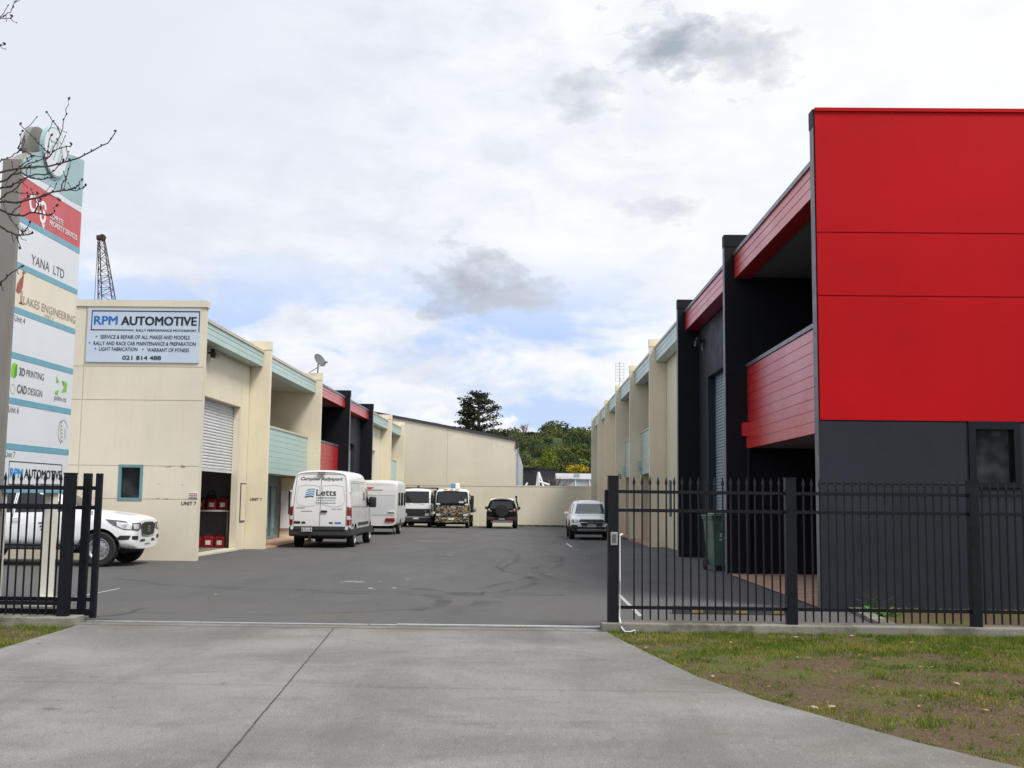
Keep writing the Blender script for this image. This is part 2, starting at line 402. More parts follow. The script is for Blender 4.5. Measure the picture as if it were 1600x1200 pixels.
M['lime'] = leafy_mat('lime_foliage', (0.085, 0.13, 0.012), (0.14, 0.19, 0.016), (0.20, 0.24, 0.03), 0.4)
M['gorse'] = leafy_mat('gorse_flowers', (0.20, 0.18, 0.02), (0.50, 0.36, 0.02), (0.70, 0.50, 0.03), 0.8)
M['weed'] = leafy_mat('weed_leaf', (0.06, 0.16, 0.02), (0.10, 0.25, 0.03), (0.16, 0.32, 0.05), 3)
M['tree_back'] = leafy_mat('street_tree_foliage', (0.03, 0.035, 0.018), (0.055, 0.055, 0.026), (0.10, 0.085, 0.045), 0.5)

def camo_mat():
    m = bpy.data.materials.new('camouflage'); m.use_nodes = True
    t = NT(m.node_tree); b = t.n['Principled BSDF']
    c3 = t.node('ShaderNodeTexCoord').outputs['Object']
    n = t.noise(t.mapping(c3, scale=(1, 0.8, 1.5)), 5.5, 3, 0.6, 0.8)
    n2 = t.noise(t.mapping(c3, loc=(5, 5, 5), scale=(1, 0.8, 1.5)), 7.0, 3, 0.6, 0.8)
    c = t.mix(t.step(n, 0.52, 0.54), (0.010, 0.010, 0.010, 1), (0.30, 0.215, 0.06, 1))
    c = t.mix(t.step(n2, 0.56, 0.58), c, (0.34, 0.335, 0.30, 1))
    c = t.mix(t.step(n2, 0.42, 0.40), c, (0.014, 0.014, 0.014, 1))
    t.put(b.inputs['Base Color'], c); b.inputs['Roughness'].default_value = 0.4
    return m
M['camo'] = camo_mat()

def rubber_mat():
    m = bpy.data.materials.new('tyre_mark_rubber'); m.use_nodes = True
    t = NT(m.node_tree); b = t.n['Principled BSDF']
    c3 = t.node('ShaderNodeTexCoord').outputs['Object']
    b.inputs['Base Color'].default_value = (0.022, 0.022, 0.023, 1); b.inputs['Roughness'].default_value = 0.75
    tr = t.node('ShaderNodeBsdfTransparent'); mx = t.node('ShaderNodeMixShader')
    f = t.math('MULTIPLY', t.step(t.noise(c3, 1.1, 5, 0.6), 0.36, 0.66), t.step(t.noise(c3, 24, 3, 0.7), 0.3, 0.7, True, 0.08, 0.38))
    t.put(mx.inputs[0], f); t.l.new(tr.outputs[0], mx.inputs[1]); t.l.new(b.outputs[0], mx.inputs[2])
    t.l.new(mx.outputs[0], t.n['Material Output'].inputs[0])
    return m
M['rubber'] = rubber_mat()

# ------------------------------------------------------------------ mesh helpers
class MB:
    def __init__(self): self.v = []; self.f = []; self.s = []; self.mi = []
    def add(self, vs, fs, smooth=False, mi=0):
        k = len(self.v); self.v += [tuple(p) for p in vs]
        for q in fs:
            self.f.append([k+i for i in q]); self.s.append(smooth); self.mi.append(mi)
        return self
    def box(self, a, b, mi=0):
        x0, x1 = sorted((a[0], b[0])); y0, y1 = sorted((a[1], b[1])); z0, z1 = sorted((a[2], b[2]))
        vs = [(x0,y0,z0),(x1,y0,z0),(x1,y1,z0),(x0,y1,z0),(x0,y0,z1),(x1,y0,z1),(x1,y1,z1),(x0,y1,z1)]
        return self.add(vs, [(0,3,2,1),(4,5,6,7),(0,1,5,4),(1,2,6,5),(2,3,7,6),(3,0,4,7)], mi=mi)
    def bbox(self, a, b, r=0.02, mi=0):
        """box with chamfered edges"""
        x0, x1 = sorted((a[0], b[0])); y0, y1 = sorted((a[1], b[1])); z0, z1 = sorted((a[2], b[2]))
        bm = bmesh.new(); bmesh.ops.create_cube(bm, size=1)
        for v in bm.verts:
            v.co = Vector(((x0+x1)/2+v.co.x*(x1-x0), (y0+y1)/2+v.co.y*(y1-y0), (z0+z1)/2+v.co.z*(z1-z0)))
        bmesh.ops.bevel(bm, geom=bm.edges[:], offset=r, segments=2, affect='EDGES', profile=0.5)
        self.bm(bm, mi=mi); return self
    def bm(self, bm, smooth=False, mi=0):
        bm.verts.index_update()
        self.add([v.co[:] for v in bm.verts], [[v.index for v in f.verts] for f in bm.faces], smooth, mi); bm.free()
    def quad(self, a, b, c, d, mi=0): return self.add([a, b, c, d], [(0,1,2,3)], mi=mi)
    def tube(self, pts, rad, n=6, cap=True, smooth=True, mi=0):
        pts = [Vector(p) for p in pts]
        if isinstance(rad, (int, float)): rad = [rad]*len(pts)
        vs = []; up = Vector((0, 0, 1))
        for i, p in enumerate(pts):
            dr = (pts[min(i+1, len(pts)-1)] - pts[max(i-1, 0)])
            dr = dr.normalized() if dr.length > 1e-9 else Vector((0, 0, 1))
            a = dr.cross(up)
            if a.length < 0.05: a = dr.cross(Vector((1, 0, 0)))
            a.normalize(); b = dr.cross(a).normalized()
            for k in range(n):
                t = 2*pi*k/n + pi/n
                vs.append(p + (a*cos(t) + b*sin(t))*rad[i])
        fs = []
        for i in range(len(pts)-1):
            for k in range(n):
                fs.append((i*n+k, i*n+(k+1)%n, (i+1)*n+(k+1)%n, (i+1)*n+k))
        self.add(vs, fs, smooth, mi)
        if cap:
            k = len(self.v) - len(vs)
            self.f.append([k+i for i in range(n)][::-1]); self.s.append(False); self.mi.append(mi)
            self.f.append([k+(len(pts)-1)*n+i for i in range(n)]); self.s.append(False); self.mi.append(mi)
        return self
    def lathe(self, prof, c, axis='y', n=24, smooth=True, mi=0):
        """prof: (r, h) list along the axis"""
        vs = []; c = Vector(c)
        for r, h in prof:
            for k in range(n):
                t = 2*pi*k/n
                q = {'y': (r*cos(t), h, r*sin(t)), 'z': (r*cos(t), r*sin(t), h), 'x': (h, r*cos(t), r*sin(t))}[axis]
                vs.append(c + Vector(q))
        fs = [(i*n+k, i*n+(k+1)%n, (i+1)*n+(k+1)%n, (i+1)*n+k) for i in range(len(prof)-1) for k in range(n)]
        return self.add(vs, fs, smooth, mi)
    def prism(self, poly, fn, d0, d1, mi=0):
        """closed 2-D polygon extruded; fn(u,v,d)->xyz"""
        n = len(poly)
        vs = [fn(u, v, d0) for u, v in poly] + [fn(u, v, d1) for u, v in poly]
        fs = [list(range(n))[::-1], list(range(n, 2*n))] + [(i, (i+1)%n, n+(i+1)%n, n+i) for i in range(n)]
        return self.add(vs, fs, mi=mi)
    def extrude(self, line, fn, a, b, mi=0):
        """open 2-D profile swept; fn(u,v,s)->xyz"""
        n = len(line)
        vs = [fn(u, v, a) for u, v in line] + [fn(u, v, b) for u, v in line]
        return self.add(vs, [(i, i+1, n+i+1, n+i) for i in range(n-1)], mi=mi)
    def sheet(self, us, vs_, depth, fn, mi=0):
        """relief: cells (us x vs_) with depth(i,j) -> metres behind the face, or None for a hole"""
        D = {}
        for i in range(len(us)-1):
            for j in range(len(vs_)-1):
                D[i, j] = depth((us[i]+us[i+1])/2, (vs_[j]+vs_[j+1])/2)
                if D[i, j] is not None:
                    q = D[i, j]
                    self.quad(fn(us[i], vs_[j], q), fn(us[i+1], vs_[j], q), fn(us[i+1], vs_[j+1], q), fn(us[i], vs_[j+1], q), mi)
        big = 0.16
        g = lambda q: big if q is None else q
        for (i, j), q in D.items():
            if (i+1, j) in D and g(D[i+1, j]) != g(q):
                self.quad(fn(us[i+1], vs_[j], g(q)), fn(us[i+1], vs_[j], g(D[i+1, j])), fn(us[i+1], vs_[j+1], g(D[i+1, j])), fn(us[i+1], vs_[j+1], g(q)), mi)
            if (i, j+1) in D and g(D[i, j+1]) != g(q):
                self.quad(fn(us[i], vs_[j+1], g(q)), fn(us[i+1], vs_[j+1], g(q)), fn(us[i+1], vs_[j+1], g(D[i, j+1])), fn(us[i], vs_[j+1], g(D[i, j+1])), mi)
        return self
    def build(self, name, mats, parent=None, shift=None, sharp=35):
        if not isinstance(mats, (list, tuple)): mats = [mats]
        me = bpy.data.meshes.new(name)
        vv = self.v
        if shift is not None: vv = [(x-shift[0], y-shift[1], z-shift[2]) for x, y, z in vv]
        me.from_pydata(vv, [], self.f)
        for m in mats: me.materials.append(m)
        me.polygons.foreach_set('use_smooth', self.s)
        me.polygons.foreach_set('material_index', self.mi)
        if any(self.s): me.set_sharp_from_angle(angle=radians(sharp))
        me.update()
        o = bpy.data.objects.new(name, me); COL.objects.link(o)
        if parent is not None: o.parent = parent
        return o

def fixnormals(o):
    bm = bmesh.new(); bm.from_mesh(o.data); bmesh.ops.recalc_face_normals(bm, faces=bm.faces); bm.to_mesh(o.data); bm.free()
    return o

def tag(o, label=None, cat=None, group=None, kind=None):
    if label: o['label'] = label
    if cat: o['category'] = cat
    if group: o['group'] = group
    if kind: o['kind'] = kind
    return o
def thing(name, label, cat, loc=(0, 0, 0), rz=0.0, group=None):
    o = bpy.data.objects.new(name, None); COL.objects.link(o)
    o.empty_display_size = 0.2
    o.location = loc; o.rotation_euler = (0, 0, rz)
    return tag(o, label, cat, group)
def part(name, mb, mats, root, sub=None, local=False):
    """a part in world coordinates under an unrotated root (or already local)"""
    sh = None if local else tuple(root.location)
    return mb.build(name, mats, sub if sub is not None else root, sh)
def single(name, mb, mats, label, cat, loc=(0, 0, 0), group=None, rz=None):
    """a thing that is one mesh; mb in world coordinates, origin moved to loc"""
    o = mb.build(name, mats, None, loc); o.location = loc
    return tag(o, label, cat, group)
def copy_obj(o, parent=None):
    c = o.copy(); COL.objects.link(c)
    if parent is not None: c.parent = parent
    return c
def copy_tree(o, parent=None):
    c = copy_obj(o, parent)
    for ch in [x for x in bpy.data.objects if x.parent == o]: copy_tree(ch, c)
    return c

_tc = {}
def text2d(body, bold=0.0, shear=0.0):
    key = (body, bold, shear)
    if key in _tc: return _tc[key]
    cu = bpy.data.curves.new('lettering', 'FONT'); cu.body = body; cu.size = 1; cu.offset = bold; cu.shear = shear
    cu.resolution_u = 3
    ob = bpy.data.objects.new('lettering', cu); COL.objects.link(ob)
    dg = C.evaluated_depsgraph_get(); me = bpy.data.meshes.new_from_object(ob.evaluated_get(dg))
    vs = [(v.co.x, v.co.y) for v in me.vertices]; fs = [list(p.vertices) for p in me.polygons]
    bpy.data.objects.remove(ob, do_unlink=True); bpy.data.meshes.remove(me); bpy.data.curves.remove(cu)
    _tc[key] = (vs, fs); return vs, fs
def text(mb, body, u0, u1, v0, v1, fn, bold=0.012, shear=0.0, mi=0):
    """lettering stretched to the rectangle u0..u1, v0..v1; fn(u,v)->xyz"""
    vs, fs = text2d(body, 0.0, shear)
    if not vs: return mb
    xa = min(p[0] for p in vs); xb = max(p[0] for p in vs); ya = min(p[1] for p in vs); yb = max(p[1] for p in vs)
    sx, sy = (u1-u0)/(xb-xa), (v1-v0)/(yb-ya)
    P0 = Vector(fn((u0+u1)/2, (v0+v1)/2)); e = (u1-u0)*.05
    n = ((Vector(fn((u0+u1)/2+e, (v0+v1)/2))-P0).cross(Vector(fn((u0+u1)/2, (v0+v1)/2+e))-P0)).normalized()
    base = [Vector(fn(u0+(x-xa)*sx, v0+(y-ya)*sy)) for x, y in vs]
    U_ = (Vector(fn((u0+u1)/2+e, (v0+v1)/2))-P0)/e; W_ = (Vector(fn((u0+u1)/2, (v0+v1)/2+e))-P0)/e
    # heavier weights: the same letters struck several times, each a hair further out
    k = bold*1.0 if bold > 0.006 else 0
    for i, (a, b) in enumerate(((0, 0), (k, k*.5), (-k, k*.5), (k, -k*.5), (-k, -k*.5)) if k else ((0, 0),)):
        mb.add([p + U_*(a*sx) + W_*(b*sy) + n*(i*0.0004) for p in base], fs, mi=mi)
    return mb

def gz(y):
    return -0.0062*max(0.0, y-28.0)

# ================================================================== ground
def poly_sheet(name, pts, z, mat, sub=1):
    mb = MB(); mb.add([(x, y, z if not callable(z) else z(x, y)) for x, y in pts], [list(range(len(pts)))])
    return mb.build(name, mat)
g = MB(); g.quad((-900, -300, -1.2), (900, -300, -1.2), (900, 3000, -1.2), (-900, 3000, -1.2))
tag(g.build('ground', M['soil']), kind='structure')
# the yard: level to y=28, then falling gently to the far wall
yd = MB()
ys_ = [13.86, 28, 76]; 
for a, b in zip(ys_[:-1], ys_[1:]):
    yd.quad((-40, a, gz(a)), (40, a, gz(a)), (40, b, gz(b)), (-40, b, gz(b)))
yd.quad((-40, 13.86, -0.5), (40, 13.86, -0.5), (40, 13.86, 0), (-40, 13.86, 0))
yard = tag(yd.build('asphalt_yard', M['asphalt']), kind='structure')
DR_R = [(1.0, 13.5), (1.08, 12.9), (1.28, 11.8), (1.58, 10.2), (1.93, 9.1), (2.3, 8.3), (2.64, 7.58), (3.06, 6.88), (3.85, 5.9), (4.9, 4.7), (5.6, 4.0)]
DR_L = [(-5.48, 13.5), (-5.45, 13.2), (-5.40, 11.3), (-5.7, 9.6), (-6.3, 7.6), (-7.2, 5.8), (-8.4, 4.0)]
dv = MB(); pts = DR_R[::-1] + DR_L
def slab(mb, pts, z, t):
    n = len(pts)
    mb.add([(x, y, z) for x, y in pts] + [(x, y, z-t) for x, y in pts],
           [list(range(n))] + [(i, n+i, n+(i+1) % n, (i+1) % n) for i in range(n)])
slab(dv, pts, 0.0, 0.3)
drive = tag(fixnormals(dv.build('driveway', M['concrete'])), kind='structure')
ch = MB(); ch.box((-5.56, 13.515, -0.2), (0.95, 13.80, -0.001))
strip = tag(ch.build('gate_track_strip', M['concrete']), kind='structure')
rl = MB()
rl.box((-5.5, 13.80, -0.15), (0.95, 13.858, -0.006))
rl.tube([(-5.5, 13.83, 0.006), (-1.6, 13.83, 0.006)], 0.012, 6); rl.tube([(-1.6, 13.832, 0.010), (0.95, 13.832, 0.012)], 0.017, 6)
rl.build('gate_rail', M['galv'], strip)
jt = MB()
def groove(mb, pts, wd, z=0.004):
    for (x0, y0), (x1, y1) in zip(pts[:-1], pts[1:]):
        L = math.hypot(x1-x0, y1-y0); nx, ny = -(y1-y0)/L*wd/2, (x1-x0)/L*wd/2
        mb.quad((x0-nx, y0-ny, z), (x1-nx, y1-ny, z), (x1+nx, y1+ny, z), (x0+nx, y0+ny, z))
M['joint'] = pmat('joint_dirt', (0.06, 0.058, 0.052), 0.95, 0.3, 6)
rj = random.Random(3)
def wavy(p0, p1, n, amp):
    return [(p0[0]+(p1[0]-p0[0])*i/n + rj.uniform(-amp, amp), p0[1]+(p1[1]-p0[1])*i/n + rj.uniform(-amp, amp)) for i in range(n+1)]
groove(jt, wavy((-2.33, 13.52), (-1.62, 4.2), 60, 0.004), 0.013)
groove(jt, wavy((-5.6, 9.45), (1.7, 9.36), 50, 0.003), 0.005)
groove(jt, wavy((-5.48, 13.508), (0.98, 13.508), 60, 0.004), 0.026)
jt.build('control_joint', M['joint'], drive)
rd = MB(); rd.quad((-60, -14, -0.12), (60, -14, -0.12), (60, 4.0, -0.12), (-60, 4.0, -0.12))
tag(rd.build('road', M['asphalt']), kind='structure')
# grass verges either side of the driveway
def verge(name, pts, z):
    mb = MB(); slab(mb, pts, z, 0.4); return tag(fixnormals(mb.build(name, M['soil'])), kind='structure')
verge('grass_verge_right', DR_R + [(30, 4.0), (30, 13.5)], -0.012)
verge('grass_verge_left', DR_L[::-1] + [(-5.5, 13.5), (-30, 13.5), (-30, 4.0)], -0.03)
# soil bed at the foot of the charcoal wall
sb = MB(); slab(sb, [(4.75, 14.0), (16, 14.0), (16, 16.5), (5.05, 16.5)], 0.012, 0.1)
tag(fixnormals(sb.build('soil_bed', M['soil'])), kind='structure')
kb = MB(); kb.add([(4.55,13.95,0.05),(4.75,13.95,0.05),(5.0,16.48,0.05),(4.8,16.48,0.05),(4.55,13.95,-.1),(4.75,13.95,-.1),(5.0,16.48,-.1),(4.8,16.48,-.1)],
                  [(0,1,2,3),(0,4,5,1),(1,5,6,2),(2,6,7,3),(3,7,4,0)])
tag(kb.build('edge_kerb', M['plinth']), kind='structure')
# markings, tyre marks: thin sheets on the asphalt
mk = MB()
def line(mb, x0, y0, x1, y1, wd, dz=0.004):
    L = math.hypot(x1-x0, y1-y0); nx, ny = -(y1-y0)/L*wd/2, (x1-x0)/L*wd/2
    mb.add([(x0-nx, y0-ny, gz(y0)+dz), (x1-nx, y1-ny, gz(y1)+dz), (x1+nx, y1+ny, gz(y1)+dz), (x0+nx, y0+ny, gz(y0)+dz)], [(0, 1, 2, 3)])
line(mk, -6.96, 16.4, -6.89, 18.65, 0.045)
line(mk, 1.57, 42.2, 1.6, 38.2, 0.09)
line(mk, 1.585, 18.6, 1.60, 15.3, 0.06)
mk.build('bay_line', M['paint_line'], yard)
M['patch'] = pmat('pale_patch', (0.20, 0.20, 0.20), 0.85, 0.2, 2, fine=0.2)
pt = MB()
def blot(mb, cx, cy, rx, ry, n, seed, dz=0.004):
    r = random.Random(seed); ps = []
    for k in range(n):
        t = 2*pi*k/n; q = 0.6+0.5*r.random()
        x, y = cx+rx*q*cos(t), cy+ry*q*sin(t); ps.append((x, y, gz(y)+dz))
    mb.add(ps, [list(range(n))])
blot(pt, -3.5, 42.8, 0.72, 0.42, 14, 1); blot(pt, -3.9, 42.5, 0.5, 0.3, 12, 2)
blot(pt, -3.25, 20.75, 0.30, 0.26, 12, 3); 
pt.build('worn_patch', M['patch'], yard)
bl = MB()
for cx, cy, r1, r2, s in ((-2.40, 31.2, .10, .06, 4), (-2.15, 31.2, .11, .07, 5), (-2.72, 19.35, .05, .12, 6), (-2.62, 19.1, .05, .04, 7), (-2.31, 19.45, .045, .09, 8),
                          (-0.4, 28, .05, .04, 9), (-2.75, 20.9, .04, .04, 10), (-2.3, 21.6, .08, .05, 11), (1.9, 33, .05, .1, 12), (1.7, 36, .05, .1, 13)):
    blot(bl, cx, cy, r1, r2, 9, s, 0.005)
bl.build('paint_splash', M['paint_line'], yard)
tm = MB()
def arc(mb, cx, cy, r, a0, a1, wd, n=26):
    pr = None
    for i in range(n+1):
        a = radians(a0+(a1-a0)*i/n)
        q = [(cx+(r-wd/2)*cos(a), cy+(r-wd/2)*sin(a)), (cx+(r+wd/2)*cos(a), cy+(r+wd/2)*sin(a))]
        if pr: mb.add([(x, y, gz(y)+0.0045) for x, y in (pr[0], pr[1], q[1], q[0])], [(0, 1, 2, 3)])
        pr = q
arc(tm, -3.6, 16.9, 2.35, -32, 62, 0.26); arc(tm, -3.6, 16.9, 2.95, -30, 58, 0.30); arc(tm, -3.6, 16.9, 3.2, 0, 40, 0.12)
arc(tm, -1.6, 27.5, 9.3, 236, 284, 0.20, 30); arc(tm, -1.7, 28.1, 9.5, 230, 282, 0.16, 30)
arc(tm, -5.2, 21.5, 5.4, -28, 35, 0.17); arc(tm, 9.5, 25, 9.3, 150, 205, 0.18); arc(tm, -30.0, 30, 31.0, -20, 14, 0.16, 40); arc(tm, -31.2, 30, 31.0, -10, 14, 0.16, 40)
tm.build('tyre_mark', M['rubber'], yard)
bp = MB()
bp.add([(4.43, 16.7, 0.02), (9, 16.7, 0.02), (9, 24.16, 0.02), (4.43, 24.16, 0.02)], [(0, 1, 2, 3)])
bp.box((4.43, 39.42, -0.2), (9, 46.7, gz(40)+0.04)); bp.box((4.43, 46.92, -0.3), (9, 54.1, gz(48)+0.05))
bp.build('brick_paving', M['brick'], yard)
bp = MB(); bp.box((-12, 33.82, -0.3), (-8.0, 42.1, 0.0)); bp.box((-12, 42.32, -.3), (-8.0, 49.0, -.05))
bp.build('brick_paving', M['brick'], yard)

# ================================================================== buildings
F = {1: 4.42, -1: 8.02}
def X(side, d): return side*(F[side]+d)

def boards_profile(z0, z1, n, gap=0.012, depth=0.012):
    """section (d, z) of lapped boards, bottom to top"""
    pr = []; h = (z1-z0)/n
    for k in range(n):
        a = z0+k*h
        pr += [(0.0, a), (0.0, a+h-gap), (depth, a+h-gap), (depth, a+h)]
    return pr
def fascia(u, side, y0, y1, z0, z1, mat, capmat, d=0.22):
    mb = MB(); h = z1-z0
    fn = lambda q, z, s: (X(side, d+q), s, z)
    gap = 0.03
    pr = [(0.35, z0), (0.02, z0), (0.02, z0+0.002), (0.0, z0+0.004), (0.0, z0+h*0.33), (0.012, z0+h*0.335), (0.012, z0+h*0.355), (0.0, z0+h*0.36), (0.0, z0+h*0.66),
          (0.045, z0+h*0.665), (0.045, z0+h*0.70), (0.004, z0+h*0.705), (0.004, z1)]
    mb.extrude(pr, fn, y0, y1)
    mb.quad(fn(0.35, z0, y0), fn(0.35, z0, y1), fn(0.35, z1, y1), fn(0.35, z1, y0))
    f = part('fascia', mb, mat, u)
    cp = MB(); cp.box((X(side, d-0.03), y0, z1), (X(side, d+0.5), y1, z1+0.085))
    part('roof_flashing', cp, capmat, u)
def fin(u, side, y, zt, mat, deep=5.0, capmat=None, t=0.22):
    mb = MB(); mb.box((X(side, 0), y, -0.8), (X(side, deep), y+t, zt-0.28))
    mb.box((X(side, -0.012), y-0.012, zt-0.272), (X(side, deep), y+t+0.012, zt))
    o = part('fin_wall', mb, mat, u)
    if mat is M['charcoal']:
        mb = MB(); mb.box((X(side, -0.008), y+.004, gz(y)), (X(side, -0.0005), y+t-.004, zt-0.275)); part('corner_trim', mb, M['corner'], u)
    return o
def roller(u, side, y0, y1, z0, z1, d, mat, pitch=0.085):
    mb = MB(); n = int((z1-z0)/pitch*6); pr = []
    for i in range(n+1):
        z = z0+(z1-z0)*i/n; ph = ((z-z1)/pitch) % 1.0
        q = 0.0 if ph < 0.62 else 0.022
        pr.append((q if ph < .58 or ph > .66 else 0.011, z))
    mb.extrude(pr, lambda q, z, s: (X(side, d+q), s, z), y0, y1)
    mb.box((X(side, d-0.01), y0, z0-0.06), (X(side, d+0.03), y1, z0))
    return part('roller_door', mb, mat, u)
def door_bay(u, side, y0, y1, zf0, zf1, hole, mats, open_z=None, slat=None, window=None, joint=None):
    """recessed wall with a roller door under the eave; hole=(ya,yb,ztop)"""
    wall, fas, cap, sof, door = mats
    fascia(u, side, y0, y1, zf0, zf1, fas, cap)
    mb = MB(); mb.box((X(side, 0.24), y0, zf0+0.035), (X(side, 0.62), y1, zf0+0.075)); part('soffit', mb, sof, u)
    ya, yb, zt = hole
    us = sorted({y0, ya, yb, y1} | ({joint-0.006, joint+0.006} if joint else set()) | ({window[0], window[1]} if window else set()))
    vs = sorted({-0.8, zt, zf1} | ({window[2], window[3]} if window else set()))
    def dep(s, z):
        if ya < s < yb and z < zt: return None
        if window and window[0] < s < window[1] and window[2] < z < window[3]: return None
        if joint and abs(s-joint) < 0.007 and z > -1: return 0.012
        return 0.0
    mb = MB(); mb.sheet(us, vs, dep, lambda s, z, q: (X(side, 0.62+q*1.25), s, z)); part('facade_wall', mb, wall, u)
    zb = (gz(ya) if open_z is None else open_z)
    roller(u, side, ya-0.05, yb+0.05, zb+0.06, zt+0.05, 0.82, door)
    if window: glazed(u, side, *window, d=0.70, frame=M['teal_frame'])
def glazed(u, side, ya, yb, za, zb, d, frame, glass=None, w=0.055):
    mb = MB()
    for a, b in (((ya, za), (yb, za+w)), ((ya, zb-w), (yb, zb)), ((ya, za+w), (ya+w, zb-w)), ((yb-w, za+w), (yb, zb-w))):
        mb.box((X(side, d-0.05), a[0], a[1]), (X(side, d+0.03), b[0], b[1]))
    f = part('window', mb, frame, u)
    p = MB(); p.box((X(side, d), ya+w, za+w), (X(side, d+0.01), yb-w, zb-w)); part('pane', p, glass or M['glass'], u, sub=f)
def balcony_bay(u, side, y0, y1, zf0, zf1, zb0, zb1, mats, nb=9, deep=3.2, db=0.48, shop=None, box=None, inset=0.0):
    wall, fas, cap, sof, bal, balcap = mats
    fascia(u, side, y0, y1, zf0, zf1, fas, cap)
    mb = MB(); mb.box((X(side, 0.24), y0, zf0+0.035), (X(side, deep), y1, zf0+0.10)); part('soffit', mb, sof, u)
    mb = MB(); mb.box((X(side, deep), y0, -0.8), (X(side, deep+0.2), y1, zf0+0.1)); part('recess_wall', mb, wall, u)
    mb = MB(); fn = lambda q, z, s: (X(side, db+q), s, z)
    mb.extrude([(0.12, zb0), (0.0, zb0)] + boards_profile(zb0, zb1, nb), fn, y0, y1-inset)
    mb.quad(fn(.12, zb0, y0), fn(.12, zb0, y1-inset), fn(.12, zb1, y1-inset), fn(.12, zb1, y0))
    b = part('balcony_wall', mb, bal, u)
    mb = MB(); mb.box((X(side, db-0.03), y0, zb1), (X(side, db+0.15), y1-inset, zb1+0.075)); part('cap_rail', mb, balcap, u, sub=b)
    mb = MB(); mb.box((X(side, db+0.125), y0, zb0+0.01), (X(side, deep), y1, zb0+0.16)); part('balcony_floor', mb, sof, u)
    # sliding doors on the balcony and the shopfront below
    for (ya, yb, za, zb) in ((y0+1.2, y1-1.6, zb0+0.16, zb0+2.3), (y0+0.8, y1-1.0, 0.02+gz(y0), zb0-0.25)):
        glazed(u, side, ya, (ya+yb)/2, za, zb, deep-0.03, M['teal_frame'] if bal is M['teal_board'] else M['flash'], M['glass'])
        glazed(u, side, (ya+yb)/2, yb, za, zb, deep-0.03, M['teal_frame'] if bal is M['teal_board'] else M['flash'], M['glass'])
    if box:
        mb = MB(); mb.box((X(side, 0.33), box-0.20, zb0+0.26), (X(side, 0.62), box, zb0+0.56))
        mb.box((X(side, 0.42), box-0.15, zb0), (X(side, 0.52), box-0.05, zb0+0.26)); part('rainwater_head', mb, bal, u)
        mb = MB(); mb.tube([(X(side, 0.47), box-0.10, zb0), (X(side, 0.47), box-0.10, gz(box))], 0.045, 8)
        part('downpipe', mb, wall, u)
def shell(u, side, y0, y1, zr, mat, depth=16):
    """roof and rear, closing the block"""
    mb = MB(); mb.box((X(side, 0.45), y0, zr-0.12), (X(side, depth), y1, zr)); part('roof', mb, M['roof'], u)
    mb = MB(); mb.box((X(side, depth-0.2), y0, -0.8), (X(side, depth), y1, zr-0.12)); part('rear_wall', mb, mat, u)

# ---- right terrace
RZ0, RZ1, RB0, RB1 = 6.57, 7.09, 2.76, 4.56
u = thing('workshop_unit', 'red and charcoal unit with a big red panelled end wall behind the right-hand fence', 'building', (9, 20, 0), group='workshop units along the right side of the yard')
def rwall(s, z, q): return (s, 16.5+q, z)
def dep_lo(s, z):
    if 6.66 < s < 7.44 and 1.84 < z < 2.84: return None
    if 1.865 < z < 1.885: return 0.014
    if 2.815 < z: return 0.02
    return 0.0
mb = MB(); mb.sheet([4.42, 6.66, 7.44, 16], [-0.8, 1.84, 1.865, 1.885, 2.815, 2.84], lambda s, z: None if (6.66 < s < 7.44 and z > 1.84) else (0.014 if 1.865 < z < 1.885 else (0.02 if z > 2.815 else 0.0)), rwall)
mb.box((4.42, 16.53, -0.8), (6.6, 16.72, 7.42)); mb.box((7.5, 16.53, -0.8), (16, 16.72, 7.42)); mb.box((6.6, 16.66, -.8), (7.5, 16.72, 7.42))
mb.quad((4.42, 16.5, -0.8), (4.42, 16.53, -0.8), (4.42, 16.53, 2.83), (4.42, 16.5, 2.83))
mb.box((4.405, 16.508, 7.42), (16, 16.735, 7.70))
ew = part('end_wall', mb, M['charcoal_mid'], u)
mb = MB(); mb.sheet([4.44, 16], [2.84, 4.735, 4.755, 5.725, 5.745, 7.66], lambda s, z: 0.016 if (4.735 < z < 4.755 or 5.725 < z < 5.745) else 0.0, lambda s, z, q: (s, 16.496+q, z))
mb.quad((4.44, 16.496, 2.84), (4.44, 16.53, 2.84), (4.44, 16.53, 7.66), (4.44, 16.496, 7.66))
mb.quad((4.44, 16.496, 2.84), (16, 16.496, 2.84), (16, 16.53, 2.84), (4.44, 16.53, 2.84))
part('red_wall_panel', mb, M['red'], u)
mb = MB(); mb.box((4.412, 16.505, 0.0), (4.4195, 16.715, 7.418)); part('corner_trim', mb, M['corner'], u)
mb = MB(); mb.box((4.44, 16.470, 7.66), (16, 16.55, 7.715)); part('coping', mb, M['red'], u)
mb = MB()
for a, b in (((6.66, 1.84), (7.44, 1.92)), ((6.66, 2.72), (7.44, 2.84)), ((6.66, 1.92), (6.77, 2.72)), ((7.34, 1.92), (7.44, 2.72))):
    mb.box((a[0], 16.475, a[1]), (b[0], 16.62, b[1]))
wn = part('window', mb, M['fence'], u)
mb = MB(); mb.box((6.77, 16.58, 1.92), (7.34, 16.59, 2.72)); part('pane', mb, M['glass'], u, sub=wn)
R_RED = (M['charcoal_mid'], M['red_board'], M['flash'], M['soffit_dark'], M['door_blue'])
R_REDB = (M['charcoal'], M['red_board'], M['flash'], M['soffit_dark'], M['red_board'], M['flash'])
balcony_bay(u, 1, 16.73, 24.148, RZ0, RZ1, RB0, RB1, R_REDB, box=24.12)
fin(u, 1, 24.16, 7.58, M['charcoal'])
door_bay(u, 1, 24.39, 31.75, RZ0, RZ1, (25.9, 30.25, 5.03), R_RED)
fin(u, 1, 31.77, 7.50, M['charcoal'])
